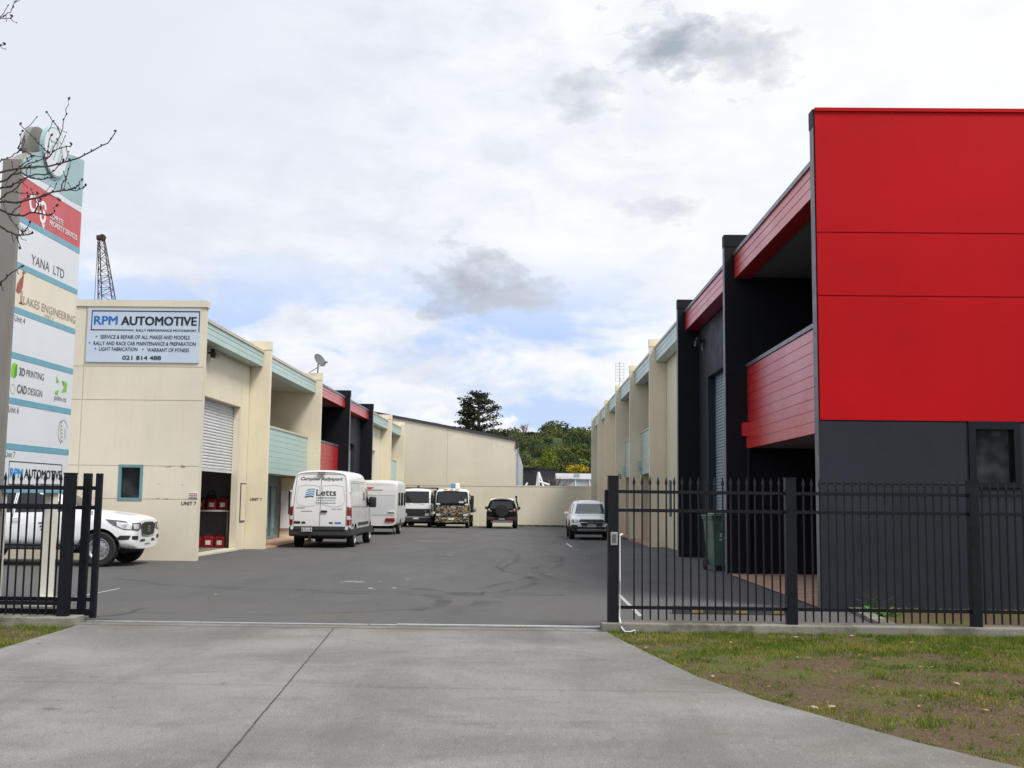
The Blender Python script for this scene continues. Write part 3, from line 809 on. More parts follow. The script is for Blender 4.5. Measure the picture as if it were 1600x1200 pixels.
shell(u, 1, 16.73, 31.9, 6.95, M['charcoal_mid'])
R_C = (M['cream'], M['teal_board'], M['cream_flash'], M['soffit_light'], M['door_white'])
R_CB = (M['cream'], M['teal_board'], M['cream_flash'], M['soffit_light'], M['teal_board'], M['cream_flash'])
u = thing('workshop_unit', 'cream unit with pale green balcony boards beside the charcoal fin wall on the right', 'building', (9, 39, 0), group='workshop units along the right side of the yard')
door_bay(u, 1, 32.01, 39.18, RZ0, RZ1-.02, (32.9, 36.6, 4.9), R_C, window=(37.9, 38.75, 1.0, 2.3))
fin(u, 1, 39.2, 7.41, M['cream_warm'])
balcony_bay(u, 1, 39.43, 46.68, RZ0-.05, RZ1, 2.68, 4.42, R_CB, box=46.6)
fin(u, 1, 46.7, 7.36, M['cream_warm'])
shell(u, 1, 32.0, 46.8, 6.9, M['cream'])
u = thing('workshop_unit', 'cream unit carrying the number 3 and a rooftop aerial, mid way along the right side', 'building', (9, 54, -0.12), group='workshop units along the right side of the yard')
balcony_bay(u, 1, 46.93, 54.08, RZ0-.05, RZ1, 2.68, 4.42, R_CB, box=54.0)
fin(u, 1, 54.1, 7.26, M['cream_warm'])
mb = MB(); text(mb, '3', 4.55, 4.69, 2.62, 2.86, lambda a, b: (a, 54.08, b), bold=0.03); part('unit_number', mb, M['ink_tan'], u)
door_bay(u, 1, 54.33, 61.58, RZ0-.05, RZ1-.02, (55.5, 59.5, 4.8), R_C)
fin(u, 1, 61.6, 7.22, M['cream_warm'])
shell(u, 1, 46.93, 61.7, 6.9, M['cream'])
u = thing('workshop_unit', 'farthest cream unit on the right where the terrace meets the boundary wall', 'building', (9, 68, -0.2), group='workshop units along the right side of the yard')
door_bay(u, 1, 61.83, 67.88, RZ0-.05, RZ1-.02, (63, 66.5, 4.8), R_C)
fin(u, 1, 67.9, 7.20, M['cream_warm'])
balcony_bay(u, 1, 68.13, 74.28, RZ0-.05, RZ1-.02, 2.68, 4.42, R_CB)
fin(u, 1, 74.3, 7.17, M['cream_warm'])
shell(u, 1, 61.83, 74.5, 6.9, M['cream'])

# ---- left terrace
LZ0, LZ1, LB0, LB1 = 5.59, 6.02, 2.33, 3.83
L_C = (M['cream'], M['teal_board'], M['cream_flash'], M['soffit_light'], M['door_white'])
L_CB = (M['cream'], M['teal_board'], M['cream_flash'], M['soffit_light'], M['teal_board'], M['cream_flash'])
u = thing('workshop_unit', 'cream unit with its roller door half open and UNIT 7 lettered on the wall', 'building', (-14, 34, 0), group='workshop units along the left side of the yard')
xs_ = [-26, -11.012, -10.988, -10.0, -9.4, -8.02]; zs_ = [-0.8, 1.44, 1.474, 1.490, 2.285, 2.301, 2.32, 3.902, 3.918, 4.732, 4.748, 6.24]
def dep_l(s, z):
    if -10.0 < s < -9.4 and 1.44 < z < 2.32: return None
    if abs(s+11.0) < 0.013: return 0.02
    if 1.474 < z < 1.490 or 2.285 < z < 2.301 or 3.902 < z < 3.918 or 4.732 < z < 4.748: return 0.016
    return 0.0
mb = MB(); mb.sheet(xs_, zs_, dep_l, lambda s, z, q: (s, 26.65+q, z))
mb.box((-8.02, 26.675, -0.8), (-9.3, 26.86, 6.24)); mb.box((-10.1, 26.675, -0.8), (-26, 26.86, 6.24)); mb.box((-9.3, 26.8, -.8), (-10.1, 26.86, 6.24))
mb.quad((-8.02, 26.65, -0.8), (-8.02, 26.676, -0.8), (-8.02, 26.676, 6.24), (-8.02, 26.65, 6.24))
part('end_wall', mb, M['stone'], u)
mb = MB(); mb.box((-7.98, 26.615, 6.245), (-26, 26.89, 6.41)); part('coping', mb, M['stone'], u)
mb = MB(); w_ = 0.07
for a, b in (((-10.0, 1.44), (-9.4, 1.44+w_)), ((-10.0, 2.32-w_), (-9.4, 2.32)), ((-10.0, 1.51), (-9.93, 2.25)), ((-9.47, 1.51), (-9.4, 2.25))):
    mb.box((a[0], 26.635, a[1]), (b[0], 26.72, b[1]))
wn = part('window', mb, M['teal_frame'], u)
mb = MB(); mb.box((-9.93, 26.69, 1.51), (-9.47, 26.70, 2.25)); part('pane', mb, M['glass'], u, sub=wn)
mb = MB(); text(mb, 'UNIT 7', -8.42, -8.06, 1.345, 1.43, lambda a, b: (a, 26.645, b), bold=0.02); part('unit_number', mb, M['ink'], u)
mb = MB(); text(mb, 'UNIT 7', -8.50, -8.14, 1.44, 1.525, lambda a, b: (a, 33.592, b), bold=0.02); part('unit_number', mb, M['ink'], u)
# scuffs on the end wall
mb = MB()
for cx, cz, a_, b_ in ((-8.83, 2.27, .05, .012), (-8.75, 2.275, .05, .01), (-8.45, 2.31, .03, .015), (-8.42, 2.275, .08, .015), (-9.0, 1.50, .06, .01), (-8.8, 1.49, .07, .01), (-8.42, 1.84, .012, .02), (-9.0, 1.86, .012, .025)):
    r_ = random.Random(int(cx*1000)); mb.add([(cx+a_*cos(t*pi/4)*r_.uniform(.5, 1), 26.646, cz+b_*sin(t*pi/4)*r_.uniform(.5, 1)) for t in range(8)], [range(8)])
part('paint_scuff', mb, M['ink_brown'], u)
door_bay(u, -1, 26.87, 33.58, LZ0, LZ1, (28.3, 32.62, 4.25), L_C, open_z=2.25, joint=32.66)
fin(u, -1, 33.6, 6.40, M['cream_warm'])
mb = MB()
mb.box((X(-1, .60), 32.93, .80), (X(-1, .64), 33.52, 1.97)); vp = part('notice_frame', mb, M['dark_trim'], u)
mb = MB(); mb.box((X(-1, .59), 32.97, .84), (X(-1, .61), 33.48, 1.93)); part('notice_board', mb, M['cream'], u)
balcony_bay(u, -1, 33.83, 42.08, LZ0, LZ1, LB0, LB1, L_CB, deep=3.4, nb=8)
# ground floor shopfront set forward under the balcony
mb = MB(); mb.box((X(-1, 1.5), 33.9, 2.05), (X(-1, 1.62), 41.85, 2.33)); part('lintel', mb, M['teal_frame'], u)
for k in range(5):
    glazed(u, -1, 36.6+k*1.04, 37.6+k*1.04, 0.02, 2.05, 1.52, M['teal_frame'], M['glass_teal'], w=0.09)
mb = MB()
pr = boards_profile(0.0, 2.30, 13, 0.02, 0.015)
mb.extrude(pr, lambda q, z, s: (s, 42.0+q, z), -9.45, -8.3); part('weatherboard_panel', mb, M['cream'], u)
mb = MB(); mb.box((-9.42, 41.93, .36), (-9.05, 42.0, 1.80)); part('window', mb, M['white'], u)
mb = MB(); mb.box((-9.12, 41.92, .9), (-9.06, 41.94, 1.80)); part('vent_slot', mb, M['gap'], u)
fin(u, -1, 42.1, 6.38, M['cream_warm'])
# inside the open workshop
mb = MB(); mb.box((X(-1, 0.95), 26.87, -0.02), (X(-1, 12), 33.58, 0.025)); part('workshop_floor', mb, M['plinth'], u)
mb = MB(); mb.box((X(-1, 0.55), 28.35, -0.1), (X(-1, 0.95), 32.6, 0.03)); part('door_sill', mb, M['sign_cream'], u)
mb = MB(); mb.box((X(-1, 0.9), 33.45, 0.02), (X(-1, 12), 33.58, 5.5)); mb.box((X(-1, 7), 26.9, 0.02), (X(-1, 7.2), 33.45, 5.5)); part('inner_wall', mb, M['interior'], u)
shell(u, -1, 26.87, 42.2, 5.9, M['cream'])
u = thing('workshop_unit', 'red and charcoal unit behind the parked van on the left', 'building', (-14, 49, -0.1), group='workshop units along the left side of the yard')
L_R = (M['charcoal_mid'], M['red_board'], M['flash'], M['soffit_dark'], M['door_grey'])
L_RB = (M['charcoal'], M['red_board'], M['flash'], M['soffit_dark'], M['red_board'], M['flash'])
balcony_bay(u, -1, 42.33, 48.98, LZ0, LZ1, LB0+.05, LB1, L_RB, nb=8)
fin(u, -1, 49.0, 6.39, M['charcoal'])
door_bay(u, -1, 49.23, 56.38, LZ0, LZ1, (50.6, 54.6, 4.2), L_R)
fin(u, -1, 56.4, 6.42, M['charcoal'])
shell(u, -1, 42.33, 56.5, 5.9, M['charcoal_mid'])
u = thing('workshop_unit', 'farthest cream unit on the left, behind the caravan and white truck', 'building', (-14, 64, -0.2), group='workshop units along the left side of the yard')
door_bay(u, -1, 56.63, 64.28, LZ0, LZ1+.03, (58.6, 62.0, 4.2), L_C)
fin(u, -1, 64.3, 6.46, M['cream_warm'])
balcony_bay(u, -1, 64.53, 71.08, LZ0, LZ1+.05, LB0, LB1+.08, L_CB, nb=8)
fin(u, -1, 71.1, 6.50, M['cream_warm'])
shell(u, -1, 56.63, 75, 5.9, M['cream'])

# ---- boundary wall and neighbours beyond it
mb = MB(); mb.sheet([-9.5, -2.335, -2.32, 4.6], [-1, 2.42], lambda s, z: .015 if -2.335 < s < -2.32 else 0.0, lambda s, z, q: (s, 75+q, z))
mb.box((-9.5, 75.02, -1), (4.6, 75.2, 2.42)); mb.box((-9.5, 74.98, 2.42), (4.6, 75.22, 2.49))
o = single('boundary_wall', mb, M['cream'], 'long plain cream wall closing the far end of the yard', 'wall', (-2.4, 75, gz(75)))
mb = MB(); xx = [-9.2, -6.2, -3.9, -0.2, 1.4, 3.2]
rr = random.Random(5)
wh = thing('warehouse', 'large cream warehouse with a sloping dark roof edge behind the far wall', 'building', (-6, 85, gz(75)))
zt = lambda x: 7.80 + (x+11.3)*(-1.90/10.55)
A, B = -14.0, -0.80
mb = MB()
for x0, x1 in ((A, -5.76), (-5.74, B)):
    mb.prism([(x0, -1), (x1, -1), (x1, zt(x1)-.16), (x0, zt(x0)-.16)], lambda a, b, q: (a, q, b), 79.0, 79.2)
mb.prism([(A, -1), (B-.1, -1), (B-.1, zt(B)-.2), (A, zt(A)-.2)], lambda a, b, q: (a, q, b), 79.03, 79.25)
part('gable_wall', mb, M['stone'], wh)
mb = MB(); mb.prism([(A, zt(A)-.17), (B+.08, zt(B)-.17), (B+.08, zt(B)+.02), (A, zt(A)+.02)], lambda a, b, q: (a, q, b), 78.9, 140)
mb.box((B+.0, 78.92, zt(B)-.75), (B+.1, 79.1, zt(B)-.17)); part('roof', mb, M['dark_trim'], wh)
mb = MB(); n = 240
mb.extrude([(79.22+i*0.25, 0.0 if i % 4 < 2 else 0.05) for i in range(n)], lambda a, q, s: (B-q+.02*(a-79)*0.3, a, s), -1, zt(B)-.18); part('side_cladding', mb, M['ware_side'], wh)
mb = MB()
for yy in (86, 97, 112): mb.tube([(B+.10, yy, -1), (B+.10, yy, zt(B)-.3)], .06, 6)
part('downpipe', mb, M['galv'], wh)
mb = MB(); mb.box((B-.05, 79.2, zt(B)-.28), (B+.18, 140, zt(B)-.12)); part('gutter', mb, M['dark_trim'], wh)

sh = thing('storage_shed', 'low grey shed with a pale iron roof beyond the right end of the far wall', 'shed', (7, 122, -0.5))
mb = MB(); mb.box((3.42, 120, -1), (14, 128, 3.80)); part('wall', mb, M['ware_side'], sh)
mb = MB(); mb.add([(3.3, 119.8, 3.78), (14, 119.8, 3.78), (14, 124, 4.5), (3.3, 124, 4.5), (14, 128.2, 3.78), (3.3, 128.2, 3.78)], [(0, 1, 2, 3), (3, 2, 4, 5), (0, 3, 5), (1, 4, 2)])
mb.box((5.4, 121.0, 3.9), (5.9, 123.6, 4.46)); part('roof', mb, M['galv'], sh)
mb = MB()
for x in (5.35, 6.9, 9): mb.box((x, 119.9, -1), (x+.12, 120.0, 3.78))
part('corner_trim', mb, M['white'], sh)
mb = MB(); mb.box((-0.2, 140, -1.2), (3.9, 150, 5.35)); mb.box((-.35, 139.9, 5.35), (4.0, 150, 5.5)); mb.box((-0.3, 139.7, 5.5), (1.2, 140.2, 5.62))
single('dark_shed', mb, M['dark_shed'], 'dark clad shed seen past the corner of the cream warehouse', 'shed', (2, 145, -1))

# ================================================================== fences, gate
def picket_mesh():
    mb = MB(); h = 0.009
    mb.box((-h, -h, 0.13), (h, h, 1.78))
    # pressed spear point
    mb.add([(-.009,-.009,1.78),(.009,-.009,1.78),(.009,.009,1.78),(-.009,.009,1.78),
            (-.019,-.007,1.815),(.019,-.007,1.815),(.019,.007,1.815),(-.019,.007,1.815),(0,0,1.90)],
           [(0,1,5,4),(1,2,6,5),(2,3,7,6),(3,0,4,7),(4,5,8),(5,6,8),(6,7,8),(7,4,8)])
    return mb
def post_mb(x, y, w, zt, z0=0.0):
    mb = MB(); mb.bbox((x-w/2, y-w/2, z0), (x+w/2, y+w/2, zt), 0.006)
    mb.box((x-w/2-.004, y-w/2-.004, zt-.004), (x+w/2+.004, y+w/2+.004, zt+.012)); return mb
FY = 13.66
# right fence
fr = thing('steel_fence', 'black spear-topped fence along the grass verge to the right of the gateway', 'fence', (3.5, FY, 0.1))
posts_r = [(1.085, 0.13), (3.283, 0.13), (5.54, 0.12), (7.8, 0.12), (10.06, 0.12)]
for x, wd in posts_r:
    part('post', post_mb(x, FY, wd, 1.885), M['fence'], fr)
for z, h in ((1.70, 0.04), (1.47, 0.04), (0.28, 0.04)):
    mb = MB(); mb.box((1.15, FY-.018, z-h/2), (10.0, FY+.018, z+h/2)); part('rail', mb, M['fence'], fr)
p0 = None; x = 1.345
while x < 10.0:
    if min(abs(x-a) for a, b in posts_r) > 0.085:
        if p0 is None: p0 = picket_mesh().build('picket', M['fence'], fr); p = p0
        else: p = copy_obj(p0, fr)
        p.location = (x-3.5, 0, -0.1)
    x += 0.1003
mb = MB(); mb.box((1.115, FY+.06, 0.1), (1.175, FY+.075, 1.3)); 
mb = MB(); mb.box((1.02, FY+.05, 0.05), (1.055, FY+.11, 1.86)); mb.bbox((0.985, FY+.03, 1.30), (1.03, FY+.13, 1.72), .008); part('latch_post', mb, M['fence'], fr)
mb = MB(); mb.bbox((1.05, FY-.085, 0.98+.06), (1.135, FY-.066, 1.20), .004); kp = part('keypad_plate', mb, M['galv'], fr)
mb = MB(); mb.box((1.066, FY-.09, 1.07), (1.119, FY-.0855, 1.175)); part('keypad', mb, M['ink_grey'], fr, sub=kp)
mb = MB(); mb.tube([(1.166, FY-.03, 1.16), (1.168, FY-.035, .6), (1.165, FY-.04, .16), (1.17, FY-.10, .10), (1.18, FY-.17, .05), (1.21, FY-.22, .012), (1.28, FY-.24, .012), (1.33, FY-.23, .03), (1.345, FY-.20, -.03)], 0.0095, 8)
mb.tube([(1.166, FY-.03, 1.155), (1.19, FY-.02, 1.175), (1.20, FY-.0, 1.17)], 0.014, 8)
cp = part('conduit', mb, M['white_dirty'], fr)
mb = MB(); mb.bbox((0.94, 13.50, -0.3), (16, 13.86, 0.10), 0.012)
single('fence_plinth', mb, M['plinth'], 'low mossy concrete plinth under the right-hand fence', 'kerb', (5, 13.7, -0.3))
# left fence
fl = thing('steel_fence', 'black spear-topped fence in front of the tall tenant sign, left of the gateway', 'fence', (-8, FY, 0.1))
posts_l = [(-5.73, 0.125), (-8.0, 0.12), (-10.3, 0.12)]
for x, wd in posts_l:
    part('post', post_mb(x, FY, wd, 1.845), M['fence'], fl)
for z in (1.665, 1.44, 0.24):
    mb = MB(); mb.box((-12.5, FY-.02, z-.025), (-5.79, FY+.02, z+.025)); part('rail', mb, M['fence'], fl)
x = -5.85
while x > -8.9:
    if min(abs(x-a) for a, b in posts_l) > 0.085:
        p = copy_obj(p0, fl); p.location = (x+8, 0, -0.135)
    x -= 0.1003
mb = MB(); mb.bbox((-5.535, 13.46, -0.3), (-16, 13.84, 0.085), 0.012)
single('fence_plinth', mb, M['plinth'], 'low concrete plinth under the left-hand fence', 'kerb', (-9, 13.7, -0.3))
gt = thing('sliding_gate', 'black sliding gate slid open behind the left-hand fence', 'gate', (-7.5, 14.0, 0.0))
for xx_, wd, z0 in ((-5.64, 0.10, 0.14), (-5.49, 0.075, 0.03)):
    mb = MB(); mb.bbox((xx_-wd/2, 13.95, z0), (xx_+wd/2, 14.02, 1.86), .006); part('upright', mb, M['fence'], gt)
for z in (1.67, 1.42, 0.26):
    mb = MB(); mb.box((-11.5, 13.965, z-.025), (-5.5, 14.005, z+.025)); part('rail', mb, M['fence'], gt)
mb = MB(); mb.box((-11.5, 13.955, 0.06), (-5.46, 14.015, 0.14)); part('bottom_rail', mb, M['fence'], gt)
mb = MB()
for xx_ in (-5.75, -11.2): mb.lathe([(0, -.02), (.05, -.02), (.055, 0), (.05, .02), (0, .02)], (xx_, 13.985, 0.055), 'y', 14)
part('roller_wheel', mb, M['galv'], gt)

# ================================================================== tall tenant sign
SX = -6.755
sg = thing('tenant_sign', 'tall white tenant sign with a wavy pale blue top and coloured company panels', 'sign', (SX, 15, 0))
def fs(d=0.0): return lambda y, z: (SX+d, y, z)
wave = [(14.0, 5.98), (14.12, 6.07), (14.27, 6.17), (14.55, 6.30), (14.9, 6.41), (15.31, 6.52), (15.64, 6.585), (15.98, 6.62)]
mb = MB(); mb.box((SX-.20, 14.02, 1.6), (SX-.012, 15.98, 5.98))
mb.prism([(14.02, 5.98)] + [(a, b-.012) for a, b in wave[1:]] + [(15.98, 5.98)], lambda a, b, q: (SX+q, a, b), -.20, -.012)
part('cabinet', mb, M['sign_post'], sg)
mb = MB(); mb.box((SX-.23, 13.96, 0.0), (SX+.004, 14.035, 6.0)); part('edge_post', mb, M['sign_post'], sg)
def panel(y0, y1, z0, z1, mat, name='panel', d=0.0):
    mb = MB(); mb.box((SX-.012, y0, z0), (SX+d, y1, z1)); return part(name, mb, mat, sg)
wl = [(14.04, 5.80), (14.2, 5.85), (14.45, 5.885), (14.87, 5.91), (15.2, 5.895), (15.45, 5.885), (15.7, 5.89), (15.985, 5.91)]
mb = MB(); mb.prism(wl[::-1] + [(a if a > 14.01 else 14.04, b) for a, b in wave], lambda a, b, q: (SX+q, a, b), -.012, 0.002); part('header_panel', mb, M['sign_teal'], sg)
mb = MB(); mb.prism([(14.04, 5.79), (15.985, 5.81)] + wl[::-1], lambda a, b, q: (SX+q, a, b), -.012, 0.0); part('header_stripe', mb, M['sign_white'], sg)
cz = [5.80, 5.225, 4.60, 4.0, 3.4, 2.8, 2.2, 1.6]
cm = [M['sign_red'], M['sign_white'], M['sign_cream'], M['sign_white'], M['sign_white'], M['sign_white'], M['sign_white']]
pans = [panel(14.04, 15.985, cz[i+1]+(0.0 if i == 0 else .04), cz[i]-(0.0 if i == 0 else 0.045), cm[i]) for i in range(7)]
for i in range(1, 8):
    panel(14.04, 15.985, cz[i]-.042, cz[i]+.038, M['sign_line'], 'divider', 0.003) if i < 7 else panel(14.04, 15.985, 1.6, 1.64, M['sign_line'], 'divider', 0.003)
FT = fs(0.004)
def stxt(p, items, mat, name='lettering'):
    for it in items:
        body, y0, y1, z0, z1 = it[:5]
        mb = MB(); text(mb, body, y0, y1, z0, z1, FT, it[5] if len(it) > 5 else 0.0); part(name, mb, mat, sg, sub=p)
stxt(pans[0], [('COMPLETE', 14.92, 15.35, 5.46, 5.535, .02), ('PROPERTY SERVICES', 14.92, 15.86, 5.36, 5.435, .02)], M['white'])
mb = MB()
def ring(mb, cy, cz_, r0, r1, a0, a1, n=18, d=0.004, ky=1.0):
    for i in range(n):
        a, b = radians(a0+(a1-a0)*i/n), radians(a0+(a1-a0)*(i+1)/n)
        mb.add([(SX+d, cy+ky*r0*cos(a), cz_+r0*sin(a)), (SX+d, cy+ky*r1*cos(a), cz_+r1*sin(a)), (SX+d, cy+ky*r1*cos(b), cz_+r1*sin(b)), (SX+d, cy+ky*r0*cos(b), cz_+r0*sin(b))], [(0, 1, 2, 3)])
ring(mb, 14.40, 5.52, .07, .125, 30, 330); ring(mb, 14.56, 5.50, .05, .10, -60, 250)
ring(mb, 14.70, 5.54, .045, .10, -10, 230); ring(mb, 14.70, 5.42, .045, .10, -190, 90)
mb.add([FT(14.68, 5.32), FT(14.78, 5.32), FT(14.735, 5.245)], [(0, 1, 2)])
part('emblem', mb, M['white'], sg, sub=pans[0])
stxt(pans[1], [('YANA  LTD', 14.44, 15.49, 4.70, 4.83, .004)], M['ink_grey']); stxt(pans[1], [('Unit 2', 14.06, 14.33, 5.06, 5.14)], M['ink_grey'])
stxt(pans[2], [('LAKES ENGINEERING', 14.28, 15.965, 4.115, 4.225, .004)], M['ink_tan']); stxt(pans[2], [('UNIT 3', 14.92, 15.22, 4.05, 4.09)], M['ink_tan'])
# standing wading bird emblem
mb = MB()
mb.add([FT(*p) for p in ((14.05, 4.25), (14.09, 4.36), (14.16, 4.44), (14.215, 4.47), (14.245, 4.42), (14.235, 4.33), (14.19, 4.26), (14.12, 4.22))], [range(8)])
mb.add([FT(*p) for p in ((14.20, 4.46), (14.215, 4.50), (14.20, 4.53), (14.225, 4.555), (14.265, 4.55), (14.33, 4.535), (14.265, 4.53), (14.245, 4.505), (14.25, 4.46), (14.235, 4.43))], [range(10)])
for y in (14.19, 14.225): mb.add([FT(y, 4.28), FT(y+.014, 4.28), FT(y+.016, 4.10), (SX+.004, y+.002, 4.10)], [(0, 1, 2, 3)])
mb.add([FT(14.15, 4.10), FT(14.30, 4.10), FT(14.24, 4.125), FT(14.18, 4.125)], [(0, 1, 2, 3)])
part('emblem', mb, M['ink_brown'], sg, sub=pans[2])
stxt(pans[3], [('Unit 4', 14.06, 14.36, 3.85, 3.935)], M['ink_grey'])
stxt(pans[4], [('3D', 14.28, 14.44, 3.155, 3.26, .02), ('PRINTING', 14.49, 15.02, 3.16, 3.255, -.002), ('CAD', 14.25, 14.52, 2.92, 3.03, .02), ('DESIGN', 14.56, 15.0, 2.925, 3.02, -.002), ('pdm.nz', 15.40, 15.80, 2.905, 3.0, .006)], M['ink_grey'])
mb = MB(); mb.add([FT(*p) for p in ((14.06, 3.12), (14.06, 3.27), (14.12, 3.30), (14.215, 3.29), (14.215, 3.14), (14.15, 3.10))], [range(6)])
part('emblem', mb, M['ink_green'], sg, sub=pans[4]); mb = MB(); mb.add([FT(*p) for p in ((15.42, 3.27), (15.53, 3.19), (15.43, 3.18))], [(0, 1, 2)]); mb.add([FT(*p) for p in ((15.60, 3.23), (15.79, 3.21), (15.79, 3.08), (15.60, 3.05), (15.70, 3.14))], [range(5)])
mb.add([FT(*p) for p in ((15.40, 3.04), (15.53, 3.09), (15.50, 3.01), (15.42, 3.0))], [range(4)])
eg = part('emblem', mb, M['ink_green'], sg, sub=pans[4])
mb = MB(); mb.add([(SX+.005, *p) for p in ((14.15, 3.10), (14.215, 3.14), (14.215, 3.29), (14.155, 3.26))], [range(4)]); mb.add([(SX+.005, *p) for p in ((15.60, 3.23), (15.70, 3.14), (15.66, 3.20))], [(0, 1, 2)]); part('emblem_shade', mb, M['ink_green_dark'], sg, sub=pans[4])
mb = MB(); ring(mb, 14.13, 2.955, .06, .066, 0, 360); part('ring_mark', mb, M['ink_tan'], sg, sub=pans[4])
stxt(pans[5], [('Unit 6', 14.04, 14.33, 2.645, 2.73)], M['ink_grey'])
mb = MB(); ring(mb, 15.74, 2.49, .165, .175, 20, 250, 26, ky=.95)
for k in range(6): ring(mb, 15.66+.012*k, 2.60-.055*k, .03, .042, 20, 200, 8)
mb.add([FT(15.80, 2.55), FT(15.808, 2.55), FT(15.808, 2.38), FT(15.80, 2.38)], [(0, 1, 2, 3)]); mb.add([FT(15.84, 2.53), FT(15.848, 2.53), FT(15.848, 2.40), FT(15.84, 2.40)], [(0, 1, 2, 3)])
part('emblem', mb, M['ink_tan'], sg, sub=pans[5])
stxt(pans[6], [('Unit 7', 14.03, 14.30, 2.06, 2.135)], M['ink_grey'])
stxt(pans[6], [('RPM', 14.19, 14.545, 1.80, 1.92, .025)], M['ink_cyan'])
stxt(pans[6], [('AUTOMOTIVE', 14.60, 15.76, 1.80, 1.92, .025), ('RALLY PERFORMANCE MOTORSPORT', 14.95, 15.76, 1.69, 1.73, .02)], M['ink'])
mb = MB()
for a, b in (((14.15, 2.005), (15.78, 2.015)), ((14.15, 1.71), (14.16, 2.005)), ((15.77, 1.71), (15.78, 2.005)), ((14.15, 1.705), (14.9, 1.715))):
    mb.box((SX+.0, a[0], a[1]), (SX+.004, b[0], b[1]))
part('border', mb, M['ink'], sg, sub=pans[6])
# round badge standing through the top, front and back plates
def disc(mb, cy, cz_, ry, rz_, x0, x1, n=36):
    mb.prism([(cy+ry*cos(2*pi*k/n), cz_+rz_*sin(2*pi*k/n)) for k in range(n)], lambda a, b, q: (q, a, b), x0, x1)
mb = MB(); disc(mb, 14.93, 6.41, .385, .35, SX-.03, SX+.03); bd = part('badge', mb, M['sign_teal'], sg)
mb = MB(); disc(mb, 14.93, 6.41, .362, .328, SX+.02, SX+.035); part('badge_face', mb, M['sign_white'], sg, sub=bd)
mb = MB()
for (y0, z0, y1, z1) in ((14.75, 6.52, 14.98, 6.56), (14.98, 6.56, 14.86, 6.28), (15.0, 6.25, 15.1, 6.55), (14.70, 6.30, 14.82, 6.48), (15.1, 6.55, 15.16, 6.30)):
    L = math.hypot(y1-y0, z1-z0); ny, nz = -(z1-z0)/L*.012, (y1-y0)/L*.012
    mb.add([(SX+.039, y0-ny, z0-nz), (SX+.039, y1-ny, z1-nz), (SX+.039, y1+ny, z1+nz), (SX+.039, y0+ny, z0+nz)], [(0, 1, 2, 3)])
part('badge_mark', mb, M['sign_teal'], sg, sub=bd)
mb = MB(); disc(mb, 14.93, 6.41, .385, .35, SX-.28, SX-.20); part('back_badge', mb, M['sign_post'], sg)
for y0 in (14.05, 15.62):
    mb = MB(); mb.box((SX-.17, y0, 0.0), (SX-.03, y0+.17, 1.6)); part('leg', mb, M['sign_leg'], sg)
mb = MB(); mb.bbox((SX-.33, 15.45, 0.0), (SX+.08, 15.95, 0.11), .02); part('base_block', mb, M['sign_leg'], sg)

# ================================================================== wall sign
ws = thing('wall_sign', 'pale blue sign board lettered RPM AUTOMOTIVE high on the cream end wall', 'sign', (-9.54, 26.63, 5.5))
S0, S1, Z0, Z1 = -10.95, -8.14, 4.845, 6.185
mb = MB(); mb.box((S0, 26.615, Z0), (S1, 26.645, Z1)); part('board', mb, M['sign_blue'], ws)
U = lambda x: S0+(x-125)/1297*(S1-S0)
V = lambda y: Z1-(y-145)/632*(Z1-Z0)
fw = lambda a, b: (a, 26.611, b)
mb = MB(); text(mb, 'RPM', U(203), U(468), V(333), V(235), fw, .028); part('lettering', mb, M['ink_blue'], ws)
mb = MB(); text(mb, 'AUTOMOTIVE', U(516), U(1380), V(338), V(236), fw, .034); part('lettering', mb, M['ink'], ws)
for s_, x0, x1, y0, y1, b_ in (('RALLY PERFORMANCE MOTORSPORT', 690, 1388, 412, 386, .02), ('SERVICE & REPAIR OF ALL MAKES AND MODELS', 285, 1310, 502, 458, .012),
        ('RALLY AND RACE CAR MAINTENANCE & PREPARATION', 208, 1382, 578, 534, .012), ('LIGHT FABRICATION', 275, 716, 645, 602, .012), ('WARRANT OF FITNESS', 828, 1308, 652, 608, .012), ('021 814 488', 548, 990, 748, 700, .024)):
    mb = MB(); text(mb, s_, U(x0), U(x1), V(y0), V(y1), fw, b_); part('lettering', mb, M['ink'], ws)
for x, y in ((238, 476), (163, 550), (231, 620), (779, 624)):
    mb = MB(); mb.add([fw(U(x)+.021*cos(k*pi/6), V(y)+.021*sin(k*pi/6)) for k in range(12)], [range(12)]); part('bullet', mb, M['ink_blue'], ws)
mb = MB()
for x0, y0, x1, y1 in ((170, 166, 1418, 178), (170, 166, 179, 400), (166, 392, 662, 402), (1408, 166, 1418, 412)):
    mb.box((U(x0), 26.609, V(y0)), (U(x1), 26.616, V(y1)))
part('border', mb, M['ink'], ws)
nt = thing('notice_sign', 'small pink and white notice at the corner of the cream end wall', 'sign', (-8.14, 26.64, 1.57))
mb = MB(); mb.box((-8.24, 26.635, 1.51), (-8.03, 26.648, 1.65)); part('board', mb, M['white'], nt)
mb = MB(); mb.box((-8.235, 26.632, 1.555), (-8.035, 26.636, 1.60)); part('pink_band', mb, pmat('ink_pink', (0.55, 0.22, 0.26), .5), nt)
mb = MB(); mb.box((-8.235, 26.632, 1.515), (-8.035, 26.636, 1.535)); text(mb, 'NOTICE', -8.23, -8.04, 1.612, 1.642, lambda a, b: (a, 26.632, b), .02); part('lettering', mb, M['ink'], nt)

